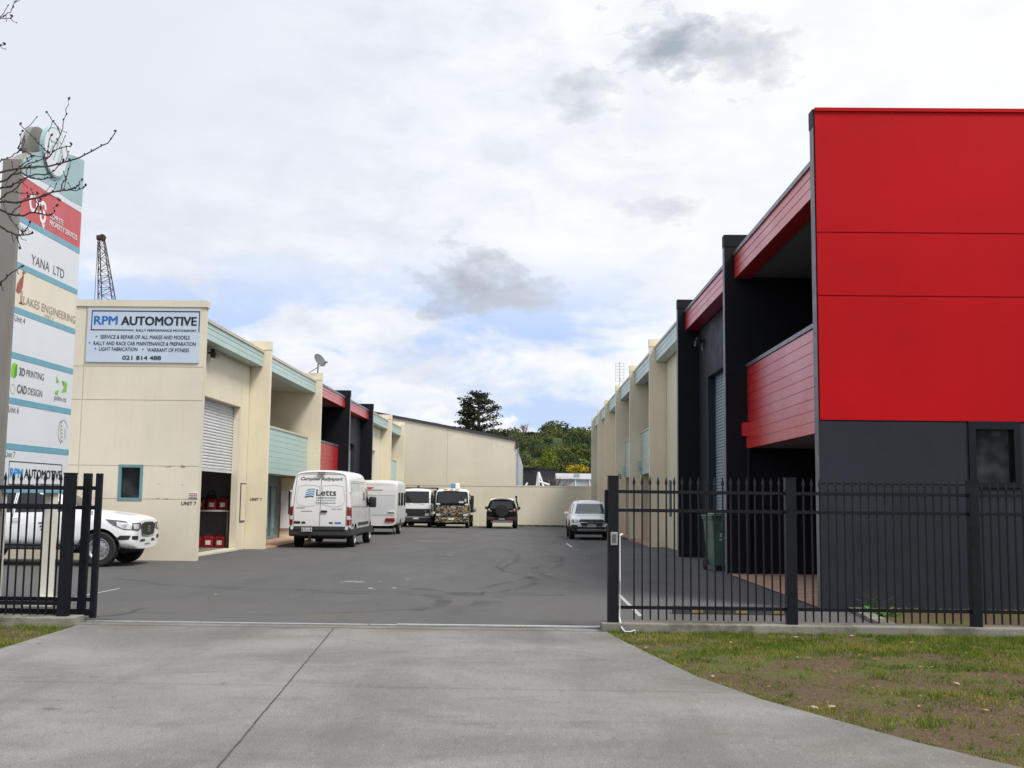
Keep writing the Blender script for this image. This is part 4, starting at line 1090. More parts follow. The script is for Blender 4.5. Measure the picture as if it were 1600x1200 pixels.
# ================================================================== fixtures on the buildings
sd_ = thing('satellite_dish', 'grey satellite dish on top of a cream fin wall on the left', 'dish', (-8.2, 42.2, 6.38))
mb = MB(); mb.tube([(-8.2, 42.2, 6.38), (-8.2, 42.2, 6.80)], .025, 8); mb.tube([(-8.2, 42.2, 6.62), (-8.55, 42.2, 6.40)], .014, 6); part('mast', mb, M['dish'], sd_)
bm = bmesh.new()
mb = MB(); prof = [(0, .0), (.10, .005), (.2, .025), (.29, .06), (.295, .06), (.2, .035), (.10, .018), (0, .012)]
mb.lathe(prof, (0, 0, 0), 'z', 24)
Rm = Matrix.Translation((-8.15, 42.12, 6.86)) @ Euler((radians(62), 0, radians(58)), 'XYZ').to_matrix().to_4x4()
mb.v = [tuple(Rm @ Vector(p)) for p in mb.v]; part('reflector', mb, M['dish'], sd_)
mb = MB(); mb.tube([(-8.15, 42.12, 6.62), (-7.85, 41.95, 6.76)], .012, 6); mb.bbox((-7.90, 41.9, 6.76), (-7.78, 41.98, 6.82), .01); part('feed_arm', mb, M['dish'], sd_)
an = thing('tv_antenna', 'spindly aerial mast on the roof of the right-hand terrace', 'antenna', (4.62, 54.2, 7.2))
mb = MB(); mb.tube([(4.62, 54.2, 7.2), (4.62, 54.2, 8.45)], .018, 6); mb.tube([(4.62, 54.2, 7.25), (4.95, 54.3, 7.2)], .012, 5); mb.tube([(4.62, 54.2, 7.7), (4.9, 54.3, 7.2)], .010, 5); part('mast', mb, M['galv'], an)
mb = MB()
for k in range(7):
    z = 7.5+.15*k; mb.tube([(4.42, 54.2, z), (4.84, 54.2, z)], .010, 5); mb.tube([(4.62, 53.9, z), (4.62, 54.5, z)], .008, 5)
for x in (4.42, 4.84): mb.tube([(x, 54.2, 7.45), (x, 54.2, 8.42)], .009, 5)
part('element', mb, M['galv'], an)
def flood(label, loc, d):
    t = thing('floodlight', label, 'light', loc)
    mb = MB(); x, y, z = loc
    mb.tube([(x, y, z), (x+d*.16, y-.02, z-.02)], .03, 8); part('bracket', mb, M['black_plastic'], t)
    mb = MB(); mb.bbox((x+d*.10, y-.16, z-.14), (x+d*.24, y+.14, z+.0), .02); mb.bbox((x+d*.07, y-.10, z+.0), (x+d*.20, y+.08, z+.10), .02); part('lamp_head', mb, M['black_plastic'], t)
    mb = MB(); mb.quad((x+d*.245, y-.13, z-.12), (x+d*.245, y+.11, z-.12), (x+d*.225, y+.11, z-.145), (x+d*.225, y-.13, z-.145)); mb.tube([(x+d*.05, y, z-.05), (x+d*.02, y+.02, z-.28)], .012, 5); part('lens', mb, M['lamp_clear'], t)
flood('black twin floodlight under the green fascia beside the half open roller door', (-8.62, 29.05, 5.42), 1)
flood('small floodlight under the red fascia of the charcoal unit', (5.02, 30.9, 6.15), -1)
cl_ = thing('ceiling_lamp', 'small round lamp under the red balcony roof', 'light', (5.6, 18.6, 6.58))
mb = MB(); mb.lathe([(0, -.05), (.07, -.05), (.08, -.03), (.08, 0)], (5.6, 18.6, 6.60), 'z', 16); part('lamp_shade', mb, M['lamp_clear'], cl_)

# ================================================================== crane boom behind the left unit
cr = thing('crane', 'rusty lattice crane boom rising behind the left-hand unit', 'crane', (-23.7, 60, -0.3))
mb = MB()
def lat(z):
    f = (z-12.5)/3.5; l, r = -24.06-.24*f, -23.28-.74*f
    return ((l+r)/2, (r-l)/2)          # centre x, half width
def cor(z, sx, sy):
    c, h = lat(z); return (c+sx*h, 60+sy*h*.7, z)
zs = [2.0]
while zs[-1] < 15.5: zs.append(zs[-1] + max(.34, lat(zs[-1])[1]*1.0))
zs.append(16.0)
for sx in (-1, 1):
    for sy in (-1, 1): mb.tube([cor(z, sx, sy) for z in zs], .032, 5)
for i in range(len(zs)-1):
    a, b = zs[i], zs[i+1]; s = 1 if i % 2 else -1
    for sy in (-1, 1):
        mb.tube([cor(a, -s, sy), cor(b, s, sy)], .017, 4); mb.tube([cor(b, -1, sy), cor(b, 1, sy)], .016, 4)
    for sx in (-1, 1): mb.tube([cor(a, sx, -s), cor(b, sx, s)], .015, 4)
part('boom', mb, M['crane'], cr)
mb = MB(); mb.bbox((-24.40, 59.85, 15.85), (-24.10, 60.15, 16.12), .04); mb.lathe([(0, -.08), (.19, -.08), (.19, .08), (0, .08)], (-24.1, 60, 16.0), 'y', 14); part('boom_head', mb, M['crane'], cr)
mb = MB(); mb.tube([(-24.35, 60, 16.0), (-24.36, 60, 3.0)], .015, 4); part('hoist_rope', mb, M['gap'], cr)
mb = MB(); mb.bbox((-26, 58, .9), (-21.5, 62, 3.0), .1); part('cab', mb, M['crane'], cr)
mb = MB(); mb.bbox((-26.5, 57.6, -.4), (-21, 58.6, .9), .25); mb.bbox((-26.5, 61.4, -.4), (-21, 62.4, .9), .25); part('crawler_track', mb, M['under'], cr)

# ================================================================== wheelie bin, wheel stop, jerry cans
wb = thing('wheelie_bin', 'dark green wheelie bin beside the blue roller door', 'bin', (4.52, 25.5, 0), radians(8))
mb = MB()
def ring4(hx, hy, z, r=.05): return [(sx*hx, sy*hy, z) for sx, sy in ((-1, -1), (1, -1), (1, 1), (-1, 1))]
bmv = ring4(.24, .27, .12) + ring4(.31, .36, 1.17) + ring4(.335, .385, 1.17) + ring4(.335, .385, 1.23)
mb.add(bmv, [(0, 3, 2, 1)] + [(k*4+i, k*4+(i+1) % 4, k*4+4+(i+1) % 4, k*4+4+i) for k in range(3) for i in range(4)])
for s in (-1, 1): mb.box((s*.10-.02, -.405, .95), (s*.10+.02, -.30, 1.10))
bo = mb.build('bin_body', M['bin_green'], wb); md = bo.modifiers.new('b', 'BEVEL'); md.width = .02; md.segments = 2
mb = MB(); text(mb, '52', -.14, .12, .70, .86, lambda a, b: (a, -.272-.09*(b-.12)/1.05-.006, b), .02); mb.build('bin_number', M['plate'], bo)
mb = MB(); mb.bbox((-.36, -.43, 1.235), (.36, .40, 1.27), .015); mb.bbox((-.26, -.30, 1.27), (.26, .30, 1.315), .02); mb.build('lid', M['bin_lid'], wb)
mb = MB(); mb.tube([(-.25, .44, 1.20), (.25, .44, 1.20)], .018, 8); mb.build('handle', M['bin_green'], wb)
for s in (-1, 1):
    mb = MB(); mb.lathe([(0, -.03), (.12, -.03), (.14, -.02), (.14, .02), (.12, .03), (0, .03)], (s*.30, .26, .14), 'x', 20); mb.build('wheel', M['tyre'], wb)
mb = MB(); mb.tube([(-.3, .26, .14), (.3, .26, .14)], .015, 6); mb.box((-.2, -.24, 0.0), (.2, -.14, .13)); mb.build('axle', M['black_plastic'], wb)

wst = thing('wheel_stop', 'black rubber wheel stop with yellow panels behind the right-hand fence', 'wheel stop', (2.95, 15.75, 0))
mb = MB(); mb.prism([(-.08, 0), (.08, 0), (.055, .105), (-.055, .105)], lambda a, b, q: (q, a, b), -.85, .85); mb.build('body', M['black_plastic'], wst)
for cxx in (-.52, .12, .62):
    mb = MB(); mb.prism([(-.0805, .02), (-.062, .09), (-.060, .09), (-.078, .02)], lambda a, b, q: (q, a-.003, b), cxx-.09, cxx+.09); mb.build('reflector', M['yellow'], wst)

for xx_, yy, lab in ((-.1, 74.75, 'nearest the off-roader'), (1.5, 74.78, 'in the middle of the row'), (3.2, 74.74, 'nearest the right-hand terrace')):
    q = copy_tree(wst); q.location = (xx_, yy, gz(74.7)); q['label'] = 'dark wheel stop lying along the far cream wall, ' + lab; q['group'] = 'wheel stops along the far wall'
def can_make():
    t = thing('jerry_can', 'red jerry can', 'jerry can', (0, 0, 0), group='red jerry cans in the open workshop')
    mb = MB(); mb.bbox((-.15, -.085, 0), (.15, .085, .33), .03); mb.build('can_body', M['can_red'], t)
    mb = MB(); mb.tube([(-.09, 0, .32), (-.09, 0, .385), (.05, 0, .385), (.05, 0, .32)], .014, 6); mb.build('handle', M['can_red'], t)
    mb = MB(); mb.lathe([(.03, 0), (.03, .05), (0, .05)], (.10, 0, .32), 'z', 10); mb.tube([(.10, 0, .36), (.12, -.01, .42)], .012, 6); mb.build('spout', M['black_plastic'], t)
    mb = MB(); mb.box((-.07, -.092, .09), (.08, -.086, .22)); mb.build('paper_label', M['plate'], t)
    return t
shf = thing('shelf', 'plain white shelf inside the open workshop holding red jerry cans', 'shelf', (-9.7, 33.2, 1.1))
mb = MB(); mb.box((-11.2, 32.95, 1.10), (-8.95, 33.44, 1.15)); part('board', mb, M['plate'], shf)
mb = MB()
for xx_ in (-11.1, -9.02): mb.box((xx_-.02, 33.0, .025), (xx_+.02, 33.42, 1.10))
part('upright', mb, M['galv'], shf)
can0 = None
SP = ['first', 'second', 'third', 'fourth']
for lvl, zc, yc, wd in ((0, 1.15, 33.12, 'on the workshop shelf'), (1, 0.025, 32.9, 'on the workshop floor under the shelf')):
    for k in range(4):
        c = can0 if can0 is None else copy_tree(can0)
        if c is None: c = can0 = can_make()
        c.location = (-9.18-.36*k, yc+.02*(k % 2), zc); c.rotation_euler = (0, 0, radians((-6, 4, -3, 8)[k]))
        c['label'] = '%s red jerry can from the door edge standing %s' % (SP[k], wd)
pm = thing('portable_pump', 'dark machine standing behind the cans on the workshop shelf', 'machine', (-9.62, 33.32, 1.15))
mb = MB(); mb.bbox((-9.75, 33.24, 1.15), (-9.48, 33.42, 1.60), .03); part('casing', mb, M['black_plastic'], pm)
mb = MB(); mb.tube([(-9.70, 33.33, 1.6), (-9.70, 33.33, 1.72), (-9.53, 33.33, 1.72), (-9.53, 33.33, 1.6)], .015, 6); part('handle', mb, M['black_plastic'], pm)

# ================================================================== bare street tree reaching into the top left
TWIGS = {
    'a': [(-4.02, 8.0, 4.017), (-3.9, 8.05, 4.066), (-3.713, 8.125, 4.106), (-3.551, 8.19, 4.181), (-3.425, 8.24, 4.268), (-3.323, 8.28, 4.344), (-3.269, 8.303, 4.453)],
    'a1': [(-3.881, 8.057, 4.069), (-3.736, 8.117, 4.172), (-3.694, 8.135, 4.216), (-3.645, 8.158, 4.37), (-3.615, 8.172, 4.537), (-3.607, 8.178, 4.663)],
    'a2': [(-3.645, 8.158, 4.37), (-3.697, 8.178, 4.461), (-3.775, 8.189, 4.56)],
    'a3': [(-3.694, 8.135, 4.216), (-3.606, 8.132, 4.262), (-3.535, 8.121, 4.278)],
    'a4': [(-3.736, 8.117, 4.164), (-3.722, 8.125, 4.259), (-3.708, 8.133, 4.353)],
    'a5': [(-3.704, 8.131, 4.203), (-3.762, 8.148, 4.251), (-3.845, 8.157, 4.337), (-3.963, 8.152, 4.447)],
    'a6': [(-4.026, 8.0, 4.102), (-3.95, 7.992, 4.13), (-3.887, 7.978, 4.164), (-3.857, 7.953, 4.23), (-3.828, 7.927, 4.319)],
    'a7': [(-3.922, 8.045, 4.226), (-3.87, 8.065, 4.204), (-3.806, 8.09, 4.178), (-3.729, 8.12, 4.165)],
    'b': [(-3.806, 7.6, 3.679), (-3.691, 7.622, 3.679), (-3.553, 7.65, 3.728), (-3.408, 7.679, 3.786), (-3.35, 7.69, 3.798), (-3.3, 7.7, 3.833), (-3.263, 7.707, 3.878)],
    'b1': [(-3.35, 7.69, 3.798), (-3.298, 7.7, 3.797), (-3.239, 7.712, 3.837)],
    'b2': [(-3.408, 7.679, 3.786), (-3.407, 7.716, 3.865), (-3.396, 7.755, 3.935), (-3.395, 7.792, 4.048)],
    'b3': [(-3.553, 7.65, 3.728), (-3.475, 7.629, 3.747), (-3.374, 7.612, 3.696)],
    'c': [(-4.167, 8.3, 4.033), (-4.064, 8.27, 4.079), (-3.977, 8.245, 4.095), (-3.887, 8.22, 4.042), (-3.8, 8.195, 4.023), (-3.697, 8.165, 4.027)],
    'c1': [(-4.064, 8.27, 4.079), (-3.947, 8.235, 4.17), (-3.897, 8.22, 4.211)],
    'd': [(-3.958, 7.9, 3.783), (-3.904, 7.96, 3.86), (-3.841, 8.03, 3.97), (-3.826, 8.05, 4.074)],
    'd1': [(-3.904, 7.96, 3.86), (-3.854, 8.01, 3.86), (-3.764, 8.1, 3.879)],
    'e': [(-3.853, 7.7, 3.649), (-3.759, 7.685, 3.61), (-3.667, 7.67, 3.596), (-3.577, 7.655, 3.618), (-3.55, 7.65, 3.674), (-3.533, 7.647, 3.713)],
    'e1': [(-3.577, 7.655, 3.618), (-3.485, 7.64, 3.594), (-3.437, 7.632, 3.599), (-3.409, 7.627, 3.659)],
    'e2': [(-3.759, 7.685, 3.61), (-3.717, 7.708, 3.674), (-3.661, 7.729, 3.752)],
    'f': [(-4.095, 8.2, 3.653), (-4.018, 8.17, 3.601), (-3.905, 8.125, 3.564), (-3.781, 8.074, 3.564)],
    'f1': [(-3.905, 8.125, 3.564), (-3.852, 8.102, 3.593), (-3.81, 8.084, 3.648)],
    'f2': [(-3.914, 8.129, 3.567), (-3.927, 8.162, 3.524), (-3.916, 8.186, 3.47)],
    'f3': [(-4.045, 8.177, 3.754), (-3.97, 8.122, 3.679), (-3.891, 8.064, 3.605), (-3.822, 8.01, 3.555)],
    'g': [(-3.719, 7.5, 3.05), (-3.679, 7.52, 3.123), (-3.604, 7.555, 3.198)],
    'h': [(-4.213, 8.4, 4.008), (-4.122, 8.4, 4.024), (-4.048, 8.4, 4.079), (-3.936, 8.4, 4.127), (-3.836, 8.4, 4.128), (-3.718, 8.4, 4.236)],
    't1': [(-4.095, 8.0, 5.246), (-4.038, 8.0, 5.282), (-4.001, 8.0, 5.324), (-3.974, 8.0, 5.386)],
    't2': [(-4.095, 8.0, 5.236), (-3.996, 8.0, 5.252)],
    't3': [(-4.081, 8.0, 5.015), (-4.038, 8.0, 5.031)],
}

bt = thing('bare_tree', 'bare leafless tree whose budding twigs reach in front of the tall tenant sign', 'tree', (-6.6, 8.1, -0.05))
mb = MB(); mb.tube([(-6.6, 8.1, -.1), (-6.58, 8.1, .6), (-6.5, 8.12, 1.6), (-6.45, 8.1, 2.8), (-6.6, 8.05, 4.0), (-6.55, 8.0, 5.4), (-6.5, 8.0, 6.6)], [.19, .15, .13, .12, .09, .06, .02], 12)
part('trunk', mb, M['bark_trunk'], bt)
HUB = Vector((-5.25, 8.02, 3.75))
limb = MB(); limb.tube([(-6.47, 8.1, 2.7), (-5.9, 8.07, 3.3), HUB], [.07, .05, .032], 8)
limb.tube([(-6.6, 8.05, 4.3), (-5.8, 8.0, 5.2), (-4.9, 8.0, 5.62), (-4.2, 8.0, 5.74)], [.05, .035, .02, .010], 7)
limb.tube([(-6.5, 8.1, 2.3), (-5.6, 7.7, 2.5), (-4.7, 7.55, 2.45), (-4.0, 7.5, 2.42)], [.04, .025, .014, .006], 6)
part('branch', limb, M['bark'], bt)
rt = random.Random(11)
def twig(key, pts, main):
    mb = MB(); pts = [Vector(p) for p in pts]
    fine = []
    for i in range(len(pts)-1):
        for k in range(3):
            q = pts[i].lerp(pts[i+1], k/3)
            if k: q += Vector((rt.uniform(-.006, .006), rt.uniform(-.02, .02), rt.uniform(-.006, .006)))
            fine.append(q)
    fine.append(pts[-1])
    r0, r1 = (0.0085, 0.0036) if main else (0.0050, 0.0027)
    n = len(fine)
    if main and key[0] not in 'g':
        pre = [HUB, HUB.lerp(fine[0], .5) + Vector((0, 0, .03))]
        mb.tube(pre + fine, [.022, .015] + [r0+(r1-r0)*i/(n-1) for i in range(n)], 6)
    else:
        mb.tube(fine, [r0+(r1-r0)*i/(n-1) for i in range(n)], 6)
    # buds along the wood and a fatter one at the tip
    for i in range(1, n):
        q = fine[i]; s = .0075 if i < n-1 else .0105
        if i == n-1 or rt.random() < .55:
            d = Vector((rt.uniform(-1, 1), rt.uniform(-1, 1), rt.uniform(0, 1.4))).normalized()
            mb.tube([q, q+d*s*.9, q+d*s*2.4], [s*.7, s, s*.25], 5)
    # short side spurs
    for i in range(2, n-1, 2):
        if rt.random() < .45:
            d = Vector((rt.uniform(-.4, 1), rt.uniform(-.5, .5), rt.choice((-1, 1))*rt.uniform(.4, 1))).normalized()
            L = rt.uniform(.04, .11); q = fine[i]
            mb.tube([q, q+d*L*.5, q+d*L+Vector((0, 0, L*.25))], [.003, .0026, .0022], 4)
            mb.tube([q+d*L+Vector((0, 0, L*.25)), q+d*(L+.012)+Vector((0, 0, L*.3))], [.005, .0025], 4)
    part('twig', mb, M['bark'], bt)
for k, p in TWIGS.items():
    if k[0] == 't':
        p = [(-4.75, 8.0, p[0][2]-.05), (-4.4, 8.02, p[0][2]-.02)] + p
        twig(k, p, False)
    else:
        if k == 'g': p = [(-4.7, 7.55, 2.45)] + p
        twig(k, p, len(k) == 1)

# ================================================================== leaf clouds
def leaf_cloud(mb, rnd, c, r, n, size, squash=(1, 1, 1), shell=0.35, flat=0.0):
    for _ in range(n):
        while True:
            p = Vector((rnd.uniform(-1, 1), rnd.uniform(-1, 1), rnd.uniform(-1, 1)))
            if shell < p.length < 1: break
        q = Vector((c[0]+p.x*r*squash[0], c[1]+p.y*r*squash[1], c[2]+p.z*r*squash[2]))
        a = Vector((rnd.uniform(-1, 1), rnd.uniform(-1, 1), rnd.uniform(-1, 1)*(1-flat))).normalized()
        b = a.cross(Vector((rnd.uniform(-1, 1), rnd.uniform(-1, 1), rnd.uniform(-1, 1)))).normalized()
        s = size*rnd.uniform(.5, 1.3)
        mb.add([q-a*s, q+b*s*.55, q+a*s, q-b*s*.55], [(0, 1, 2, 3)])
# tall pine beyond the warehouse
rp = random.Random(21)
pn = thing('pine_tree', 'tall dark conifer with open branches rising above the warehouse roof', 'tree', (-6.6, 150, -1))
tk = MB(); tk.tube([(-6.6, 150, -1), (-6.7, 150, 6), (-6.6, 150, 11), (-6.75, 150, 15.6)], [.5, .38, .26, .08], 10)
tk.tube([(-8.2, 150.5, -1), (-8.3, 150.5, 8), (-8.25, 150.4, 13.6)], [.35, .25, .06], 8)
fo = MB()
def bough(x0, y0, z0, ang, L, dz, n=5, r=.75):
    x1, y1 = x0+cos(ang)*L, y0+sin(ang)*L
    tk.tube([(x0, y0, z0), ((x0+x1)/2, (y0+y1)/2, z0+dz*.3), (x1, y1, z0+dz)], [.10, .07, .03], 5)
    for k in range(n):
        t = .42+.58*k/(n-1)
        leaf_cloud(fo, rp, (x0+(x1-x0)*t+rp.uniform(-.3, .3), y0+(y1-y0)*t, z0+dz*t*t+.15+rp.uniform(-.15, .3)), r*rp.uniform(.45, .85), 27, .15, (1.15, 1.15, .55), 0.0, .3)
for z, L in ((6.5, 3.6), (7.6, 3.5), (8.6, 3.3), (9.5, 3.0), (10.4, 2.7), (11.3, 2.9), (12.2, 2.8), (13.1, 2.5), (13.9, 2.2), (14.7, 1.7), (15.3, 1.0)):
    a0 = rp.uniform(0, 6)
    for k in range(6): bough(-6.65+rp.uniform(-.2, .2), 150, z+rp.uniform(-.3, .3), a0+k*pi/3+rp.uniform(-.3, .3), L*rp.uniform(.75, 1.35), rp.uniform(.1, .7))
for z, L in ((8, 2.6), (9.4, 2.4), (10.6, 2.1), (11.8, 1.5), (12.8, 1.0), (13.5, .6)):
    a0 = rp.uniform(0, 6)
    for k in range(5): bough(-8.25, 150.4, z+rp.uniform(-.3, .3), a0+k*2*pi/5, L*rp.uniform(.7, 1.15), rp.uniform(0, .5), 4, .65)
for (x, z) in ((-3.3, 10.4), (-2.9, 9.7), (-4.0, 9.6), (-3.4, 9.0), (-2.5, 9.0), (-4.4, 8.6)):
    tk.tube([(-6.6, 150, z-2.5), ((-6.6+x)/2, 150, z-1.0), (x, 150, z)], [.10, .07, .03], 5)
    for k in range(3): leaf_cloud(fo, rp, (x+rp.uniform(-.5, .5), 150+rp.uniform(-.5, .5), z+rp.uniform(-.2, .3)), .8, 50, .15, (1.2, 1.2, .6), 0.0, .3)
part('trunk', tk, M['bark_trunk'], pn); part('crown', fo, M['pine'], pn)

# hillside: terrain and its scrub
HX = lambda x, y: max(-1.2, 16.2*(1-((y-262)/62.0)**2 if y < 262 else 1.0)*1.0 + .7*sin(x*.13+1.2)+.5*sin(x*.31) - (0.6 if x < 4 else 0.0)) if y > 198 else -1.2
hm = MB(); xs2 = [-150+6*i for i in range(70)]; ys2 = [196+6*i for i in range(24)]
vs = [(x, y, HX(x, y)) for y in ys2 for x in xs2]; nx = len(xs2)
hm.add(vs, [(j*nx+i, j*nx+i+1, (j+1)*nx+i+1, (j+1)*nx+i) for j in range(len(ys2)-1) for i in range(nx-1)], True)
tag(hm.build('hill', M['hill']), kind='structure')
rh = random.Random(33); sc = MB()
def dens(x): return 1 if -14 < x < 30 else .25
for _ in range(900):
    x = rh.uniform(-45, 60); y = rh.uniform(203, 264)
    if rh.random() > dens(x) or (-4.5 < x < 6 and y > 249): continue
    r = rh.uniform(.9, 2.4) if y < 255 else rh.uniform(.6, 1.3)
    n = int(100*r) if -14 < x < 30 else 60
    leaf_cloud(sc, rh, (x, y, HX(x, y)+r*.45), r, n, .30, (1.1, 1, .85), .45)
tag(sc.build('hillside_scrub', M['hill']), 'dense green scrub covering the hillside beyond the yard', 'scrub', kind='stuff')
mb = MB(); tkk = MB(); leaf_cloud(mb, rh, (4.2, 206, 8.2), 1.9, 600, .28, (1.0, 1, 1.55), .2); tkk.tube([(4.2, 206, 0.0), (4.2, 206, 7.5)], [.2, .1], 6)
lt = thing('lime_tree', 'bright lime green tree low on the hillside', 'tree', (4.2, 206, 0.0)); part('crown', mb, M['lime'], lt); part('trunk', tkk, M['bark_trunk'], lt)
gb = thing('gorse_bush', 'yellow flowering bush just above the grey shed roof', 'bush', (7.4, 160, -1))
mb = MB(); leaf_cloud(mb, rh, (7.5, 160, 6.0), 1.15, 420, .14, (1.55, 1, .62), .1); part('flowers', mb, M['gorse'], gb)
mb = MB(); leaf_cloud(mb, rh, (7.5, 160, 4.4), 1.7, 260, .25, (1.1, 1, 1.2), .1); part('foliage', mb, M['hill'], gb)
hs = thing('hilltop_house', 'long dark brown house on the brow of the hill', 'house', (1, 262, 15.4))
mb = MB(); mb.box((-2.6, 259, 12), (4.5, 268, 17.0)); part('wall', mb, M['house'], hs)
mb = MB(); mb.box((-3.0, 258.4, 17.0), (4.9, 268.6, 17.3)); part('roof', mb, M['dark_trim'], hs)
mb = MB(); mb.box((-1.5, 258.96, 15.6), (-.3, 259.0, 16.7)); mb.box((.6, 258.96, 15.8), (2.0, 259.0, 16.7)); part('window', mb, M['glass'], hs)
def bare(t, x, y, z, h, spread, mat, seed, levels=4, r0=.07):
    r = random.Random(seed); mb = MB()
    def grow(p, d, L, rad, lv):
        q = p+d*L; mb.tube([p, (p+q)/2+Vector((r.uniform(-.05, .05), r.uniform(-.05, .05), 0))*L, q], [rad, rad*.85, rad*.7], 4, cap=False)
        if lv == 0: return
        for _ in range(3 if lv > 1 else 4):
            nd = (d+Vector((r.uniform(-1, 1), r.uniform(-1, 1), r.uniform(-.15, .7)))*spread).normalized()
            grow(p+d*L*r.uniform(.55, 1), nd, L*r.uniform(.55, .8), rad*.6, lv-1)
    tr = MB(); tr.tube([(x, y, z), (x, y, z+h*.32)], [r0*1.4, r0], 7)
    part('trunk', tr, mat, t)
    for _ in range(6): grow(Vector((x, y, z+h*r.uniform(.2, .32))), Vector((r.uniform(-.5, .5)*spread, r.uniform(-.5, .5)*spread, 1)).normalized(), h*.30, r0*.7, levels-1)
    part('branches', mb, mat, t)
M['twig_far'] = pmat('grey_twigs', (0.14, 0.10, 0.085), .9, .2, 2)
t = thing('bare_tree', 'leafless grey brown tree in front of the dark clad shed', 'tree', (2.95, 110, -1)); bare(t, 2.95, 110, -1, 5.7, .75, M['twig_far'], 4, 4, .07)
M['twig_pink'] = pmat('pinkish_twigs', (0.20, 0.085, 0.085), .9, .2, 2)
t = thing('bare_tree', 'reddish leafless tree standing by the brown hilltop house', 'tree', (-.6, 256, 15.5)); bare(t, -.6, 256, 14.6, 5.2, .7, M['twig_pink'], 9, 4, .09)
dgr = thing('dump_trailer', 'white frame of parked machinery seen over the far wall', 'machine', (1.0, 90, -.5))
mb = MB()
for a, b in (((-.45, 90, 1.9), (.1, 90, 2.9)), ((1.05, 90.0, 2.2), (1.0, 90, 3.8)), ((1.02, 90.3, 3.8), (1.5, 90.3, 2.4)), ((1.05, 89.8, 3.0), (1.9, 89.8, 2.75)), ((1.0, 90.6, 3.8), (.8, 90.6, 2.2))): mb.tube([a, b], .08, 8)
mb.bbox((-.6, 89.6, 1.2), (3.6, 91, 2.50), .05); mb.bbox((-.6, 89.6, -.5), (-.3, 91, 1.2), .05); mb.bbox((3.2, 89.6, -.5), (3.6, 91, 1.2), .05); part('frame', mb, M['white'], dgr)

# street trees behind the camera, seen mirrored in the charcoal unit's window
for i, (x, y, lab) in enumerate(((9.5, -19, 'brown leafed street tree opposite the charcoal unit'), (15.5, -21, 'brown leafed street tree further right across the road'))):
    t = thing('street_tree', lab, 'tree', (x, y, -.1)); rs = random.Random(50+i)
    mb = MB(); mb.tube([(x, y, -.2), (x+.1, y, 1.6), (x, y, 4)], [.25, .2, .1], 8); part('trunk', mb, M['bark_trunk'], t)
    mb = MB()
    for k in range(16): leaf_cloud(mb, rs, (x+rs.uniform(-2.6, 2.6), y+rs.uniform(-2, 2), rs.uniform(1.6, 7)), 1.3, 90, .28, (1, 1, .9), 0.0)
    part('crown', mb, M['tree_back'], t)
rb_ = random.Random(5); mb = MB()
for k in range(110): leaf_cloud(mb, rb_, (rb_.uniform(-45, 45), -27+rb_.uniform(-2, 2), rb_.uniform(.5, 6.5)), 2.2, 70, .42, (1.2, 1, 1), 0.0)  # unseen foliage row added to block the bright low sky from glass reflections
tag(mb.build('sky_blocking_tree_belt', M['tree_back']), 'unseen brown green tree belt across the road, added to darken reflections', 'trees', kind='stuff')

# ================================================================== grass, leaves, weeds
def in_drive(x, y):
    def at(L):
        for (x0, y0), (x1, y1) in zip(L[:-1], L[1:]):
            if (y0-y)*(y1-y) <= 0 and y0 != y1: return x0+(x1-x0)*(y-y0)/(y1-y0)
        return None
    a, b = at(DR_L), at(DR_R)
    return a is not None and b is not None and a+.0 < x < b-.0
rg = random.Random(77); gm = MB(); cnt = 0
gv, gf = [], []
def blade(x, y, z, h, w_):
    a = rg.uniform(0, 2*pi); lx, ly = rg.uniform(-.8, .8)*h, rg.uniform(-.8, .8)*h
    k = len(gv); gv.extend([(x-cos(a)*w_, y-sin(a)*w_, z), (x+cos(a)*w_, y+sin(a)*w_, z), (x+lx, y+ly, z+h)]); gf.append((k, k+1, k+2))
while cnt < 190000:
    if rg.random() < .93: x = 1.0+8.2*rg.random(); y = 6.3+7.2*rg.random()**.9
    else: x = -5.4-1.6*rg.random(); y = 10.5+3.0*rg.random()
    cnt += 1
    if in_drive(x, y): 
        if rg.random() > .0: continue
    n_ = noise.noise((x*.55, y*1.1, 3.0)) + .75*noise.noise((x*2.2, y*2.6, 8.0)) + .6*noise.noise((x*6, y*6, 1.0))
    wgt = (y-9.8)*.14 + n_*1.05 + .08
    if y < 9.2: wgt += .22
    if rg.random() > max(.04, min(1, wgt+.12)): continue
    z = -.012 if x > 0 else -.03
    blade(x, y, z, rg.uniform(.016, .050)*(1.25 if wgt > .6 else .75), rg.uniform(.0028, .0055))
for _ in range(260):
    x, y = rg.uniform(1.2, 8.5), rg.uniform(6.5, 13.4)
    if in_drive(x, y) or in_drive(x-.08, y): continue
    for _k in range(rg.randint(8, 30)): blade(x+rg.gauss(0, .035), y+rg.gauss(0, .035), -.012, rg.uniform(.03, .085), rg.uniform(.0022, .004))
# a ragged fringe hanging over the driveway edge and along the plinth
for L_, sgn, z in ((DR_R, 1, -.012), (DR_L, -1, -.03)):
    for (x0, y0), (x1, y1) in zip(L_[:-1], L_[1:]):
        for _ in range(int(260*math.hypot(x1-x0, y1-y0))):
            t = rg.random(); x = x0+(x1-x0)*t+sgn*abs(rg.gauss(0, .03)); y = y0+(y1-y0)*t
            if noise.noise((x*3, y*3, 2)) > -.12: blade(x, y, z, rg.uniform(.02, .05), .003)
for _ in range(2600): blade(rg.uniform(1.0, 9.5), 13.49-abs(rg.gauss(0, .03)), -.012, rg.uniform(.02, .06), .0035)
for _ in range(900): blade(rg.uniform(5.0, 9.5), 16.45-abs(rg.gauss(0, .16)), .012, rg.uniform(.02, .09), .004)
for _ in range(500): blade(rg.uniform(4.9, 9.5), 13.95+abs(rg.gauss(0, .10)), .012, rg.uniform(.02, .09), .004)
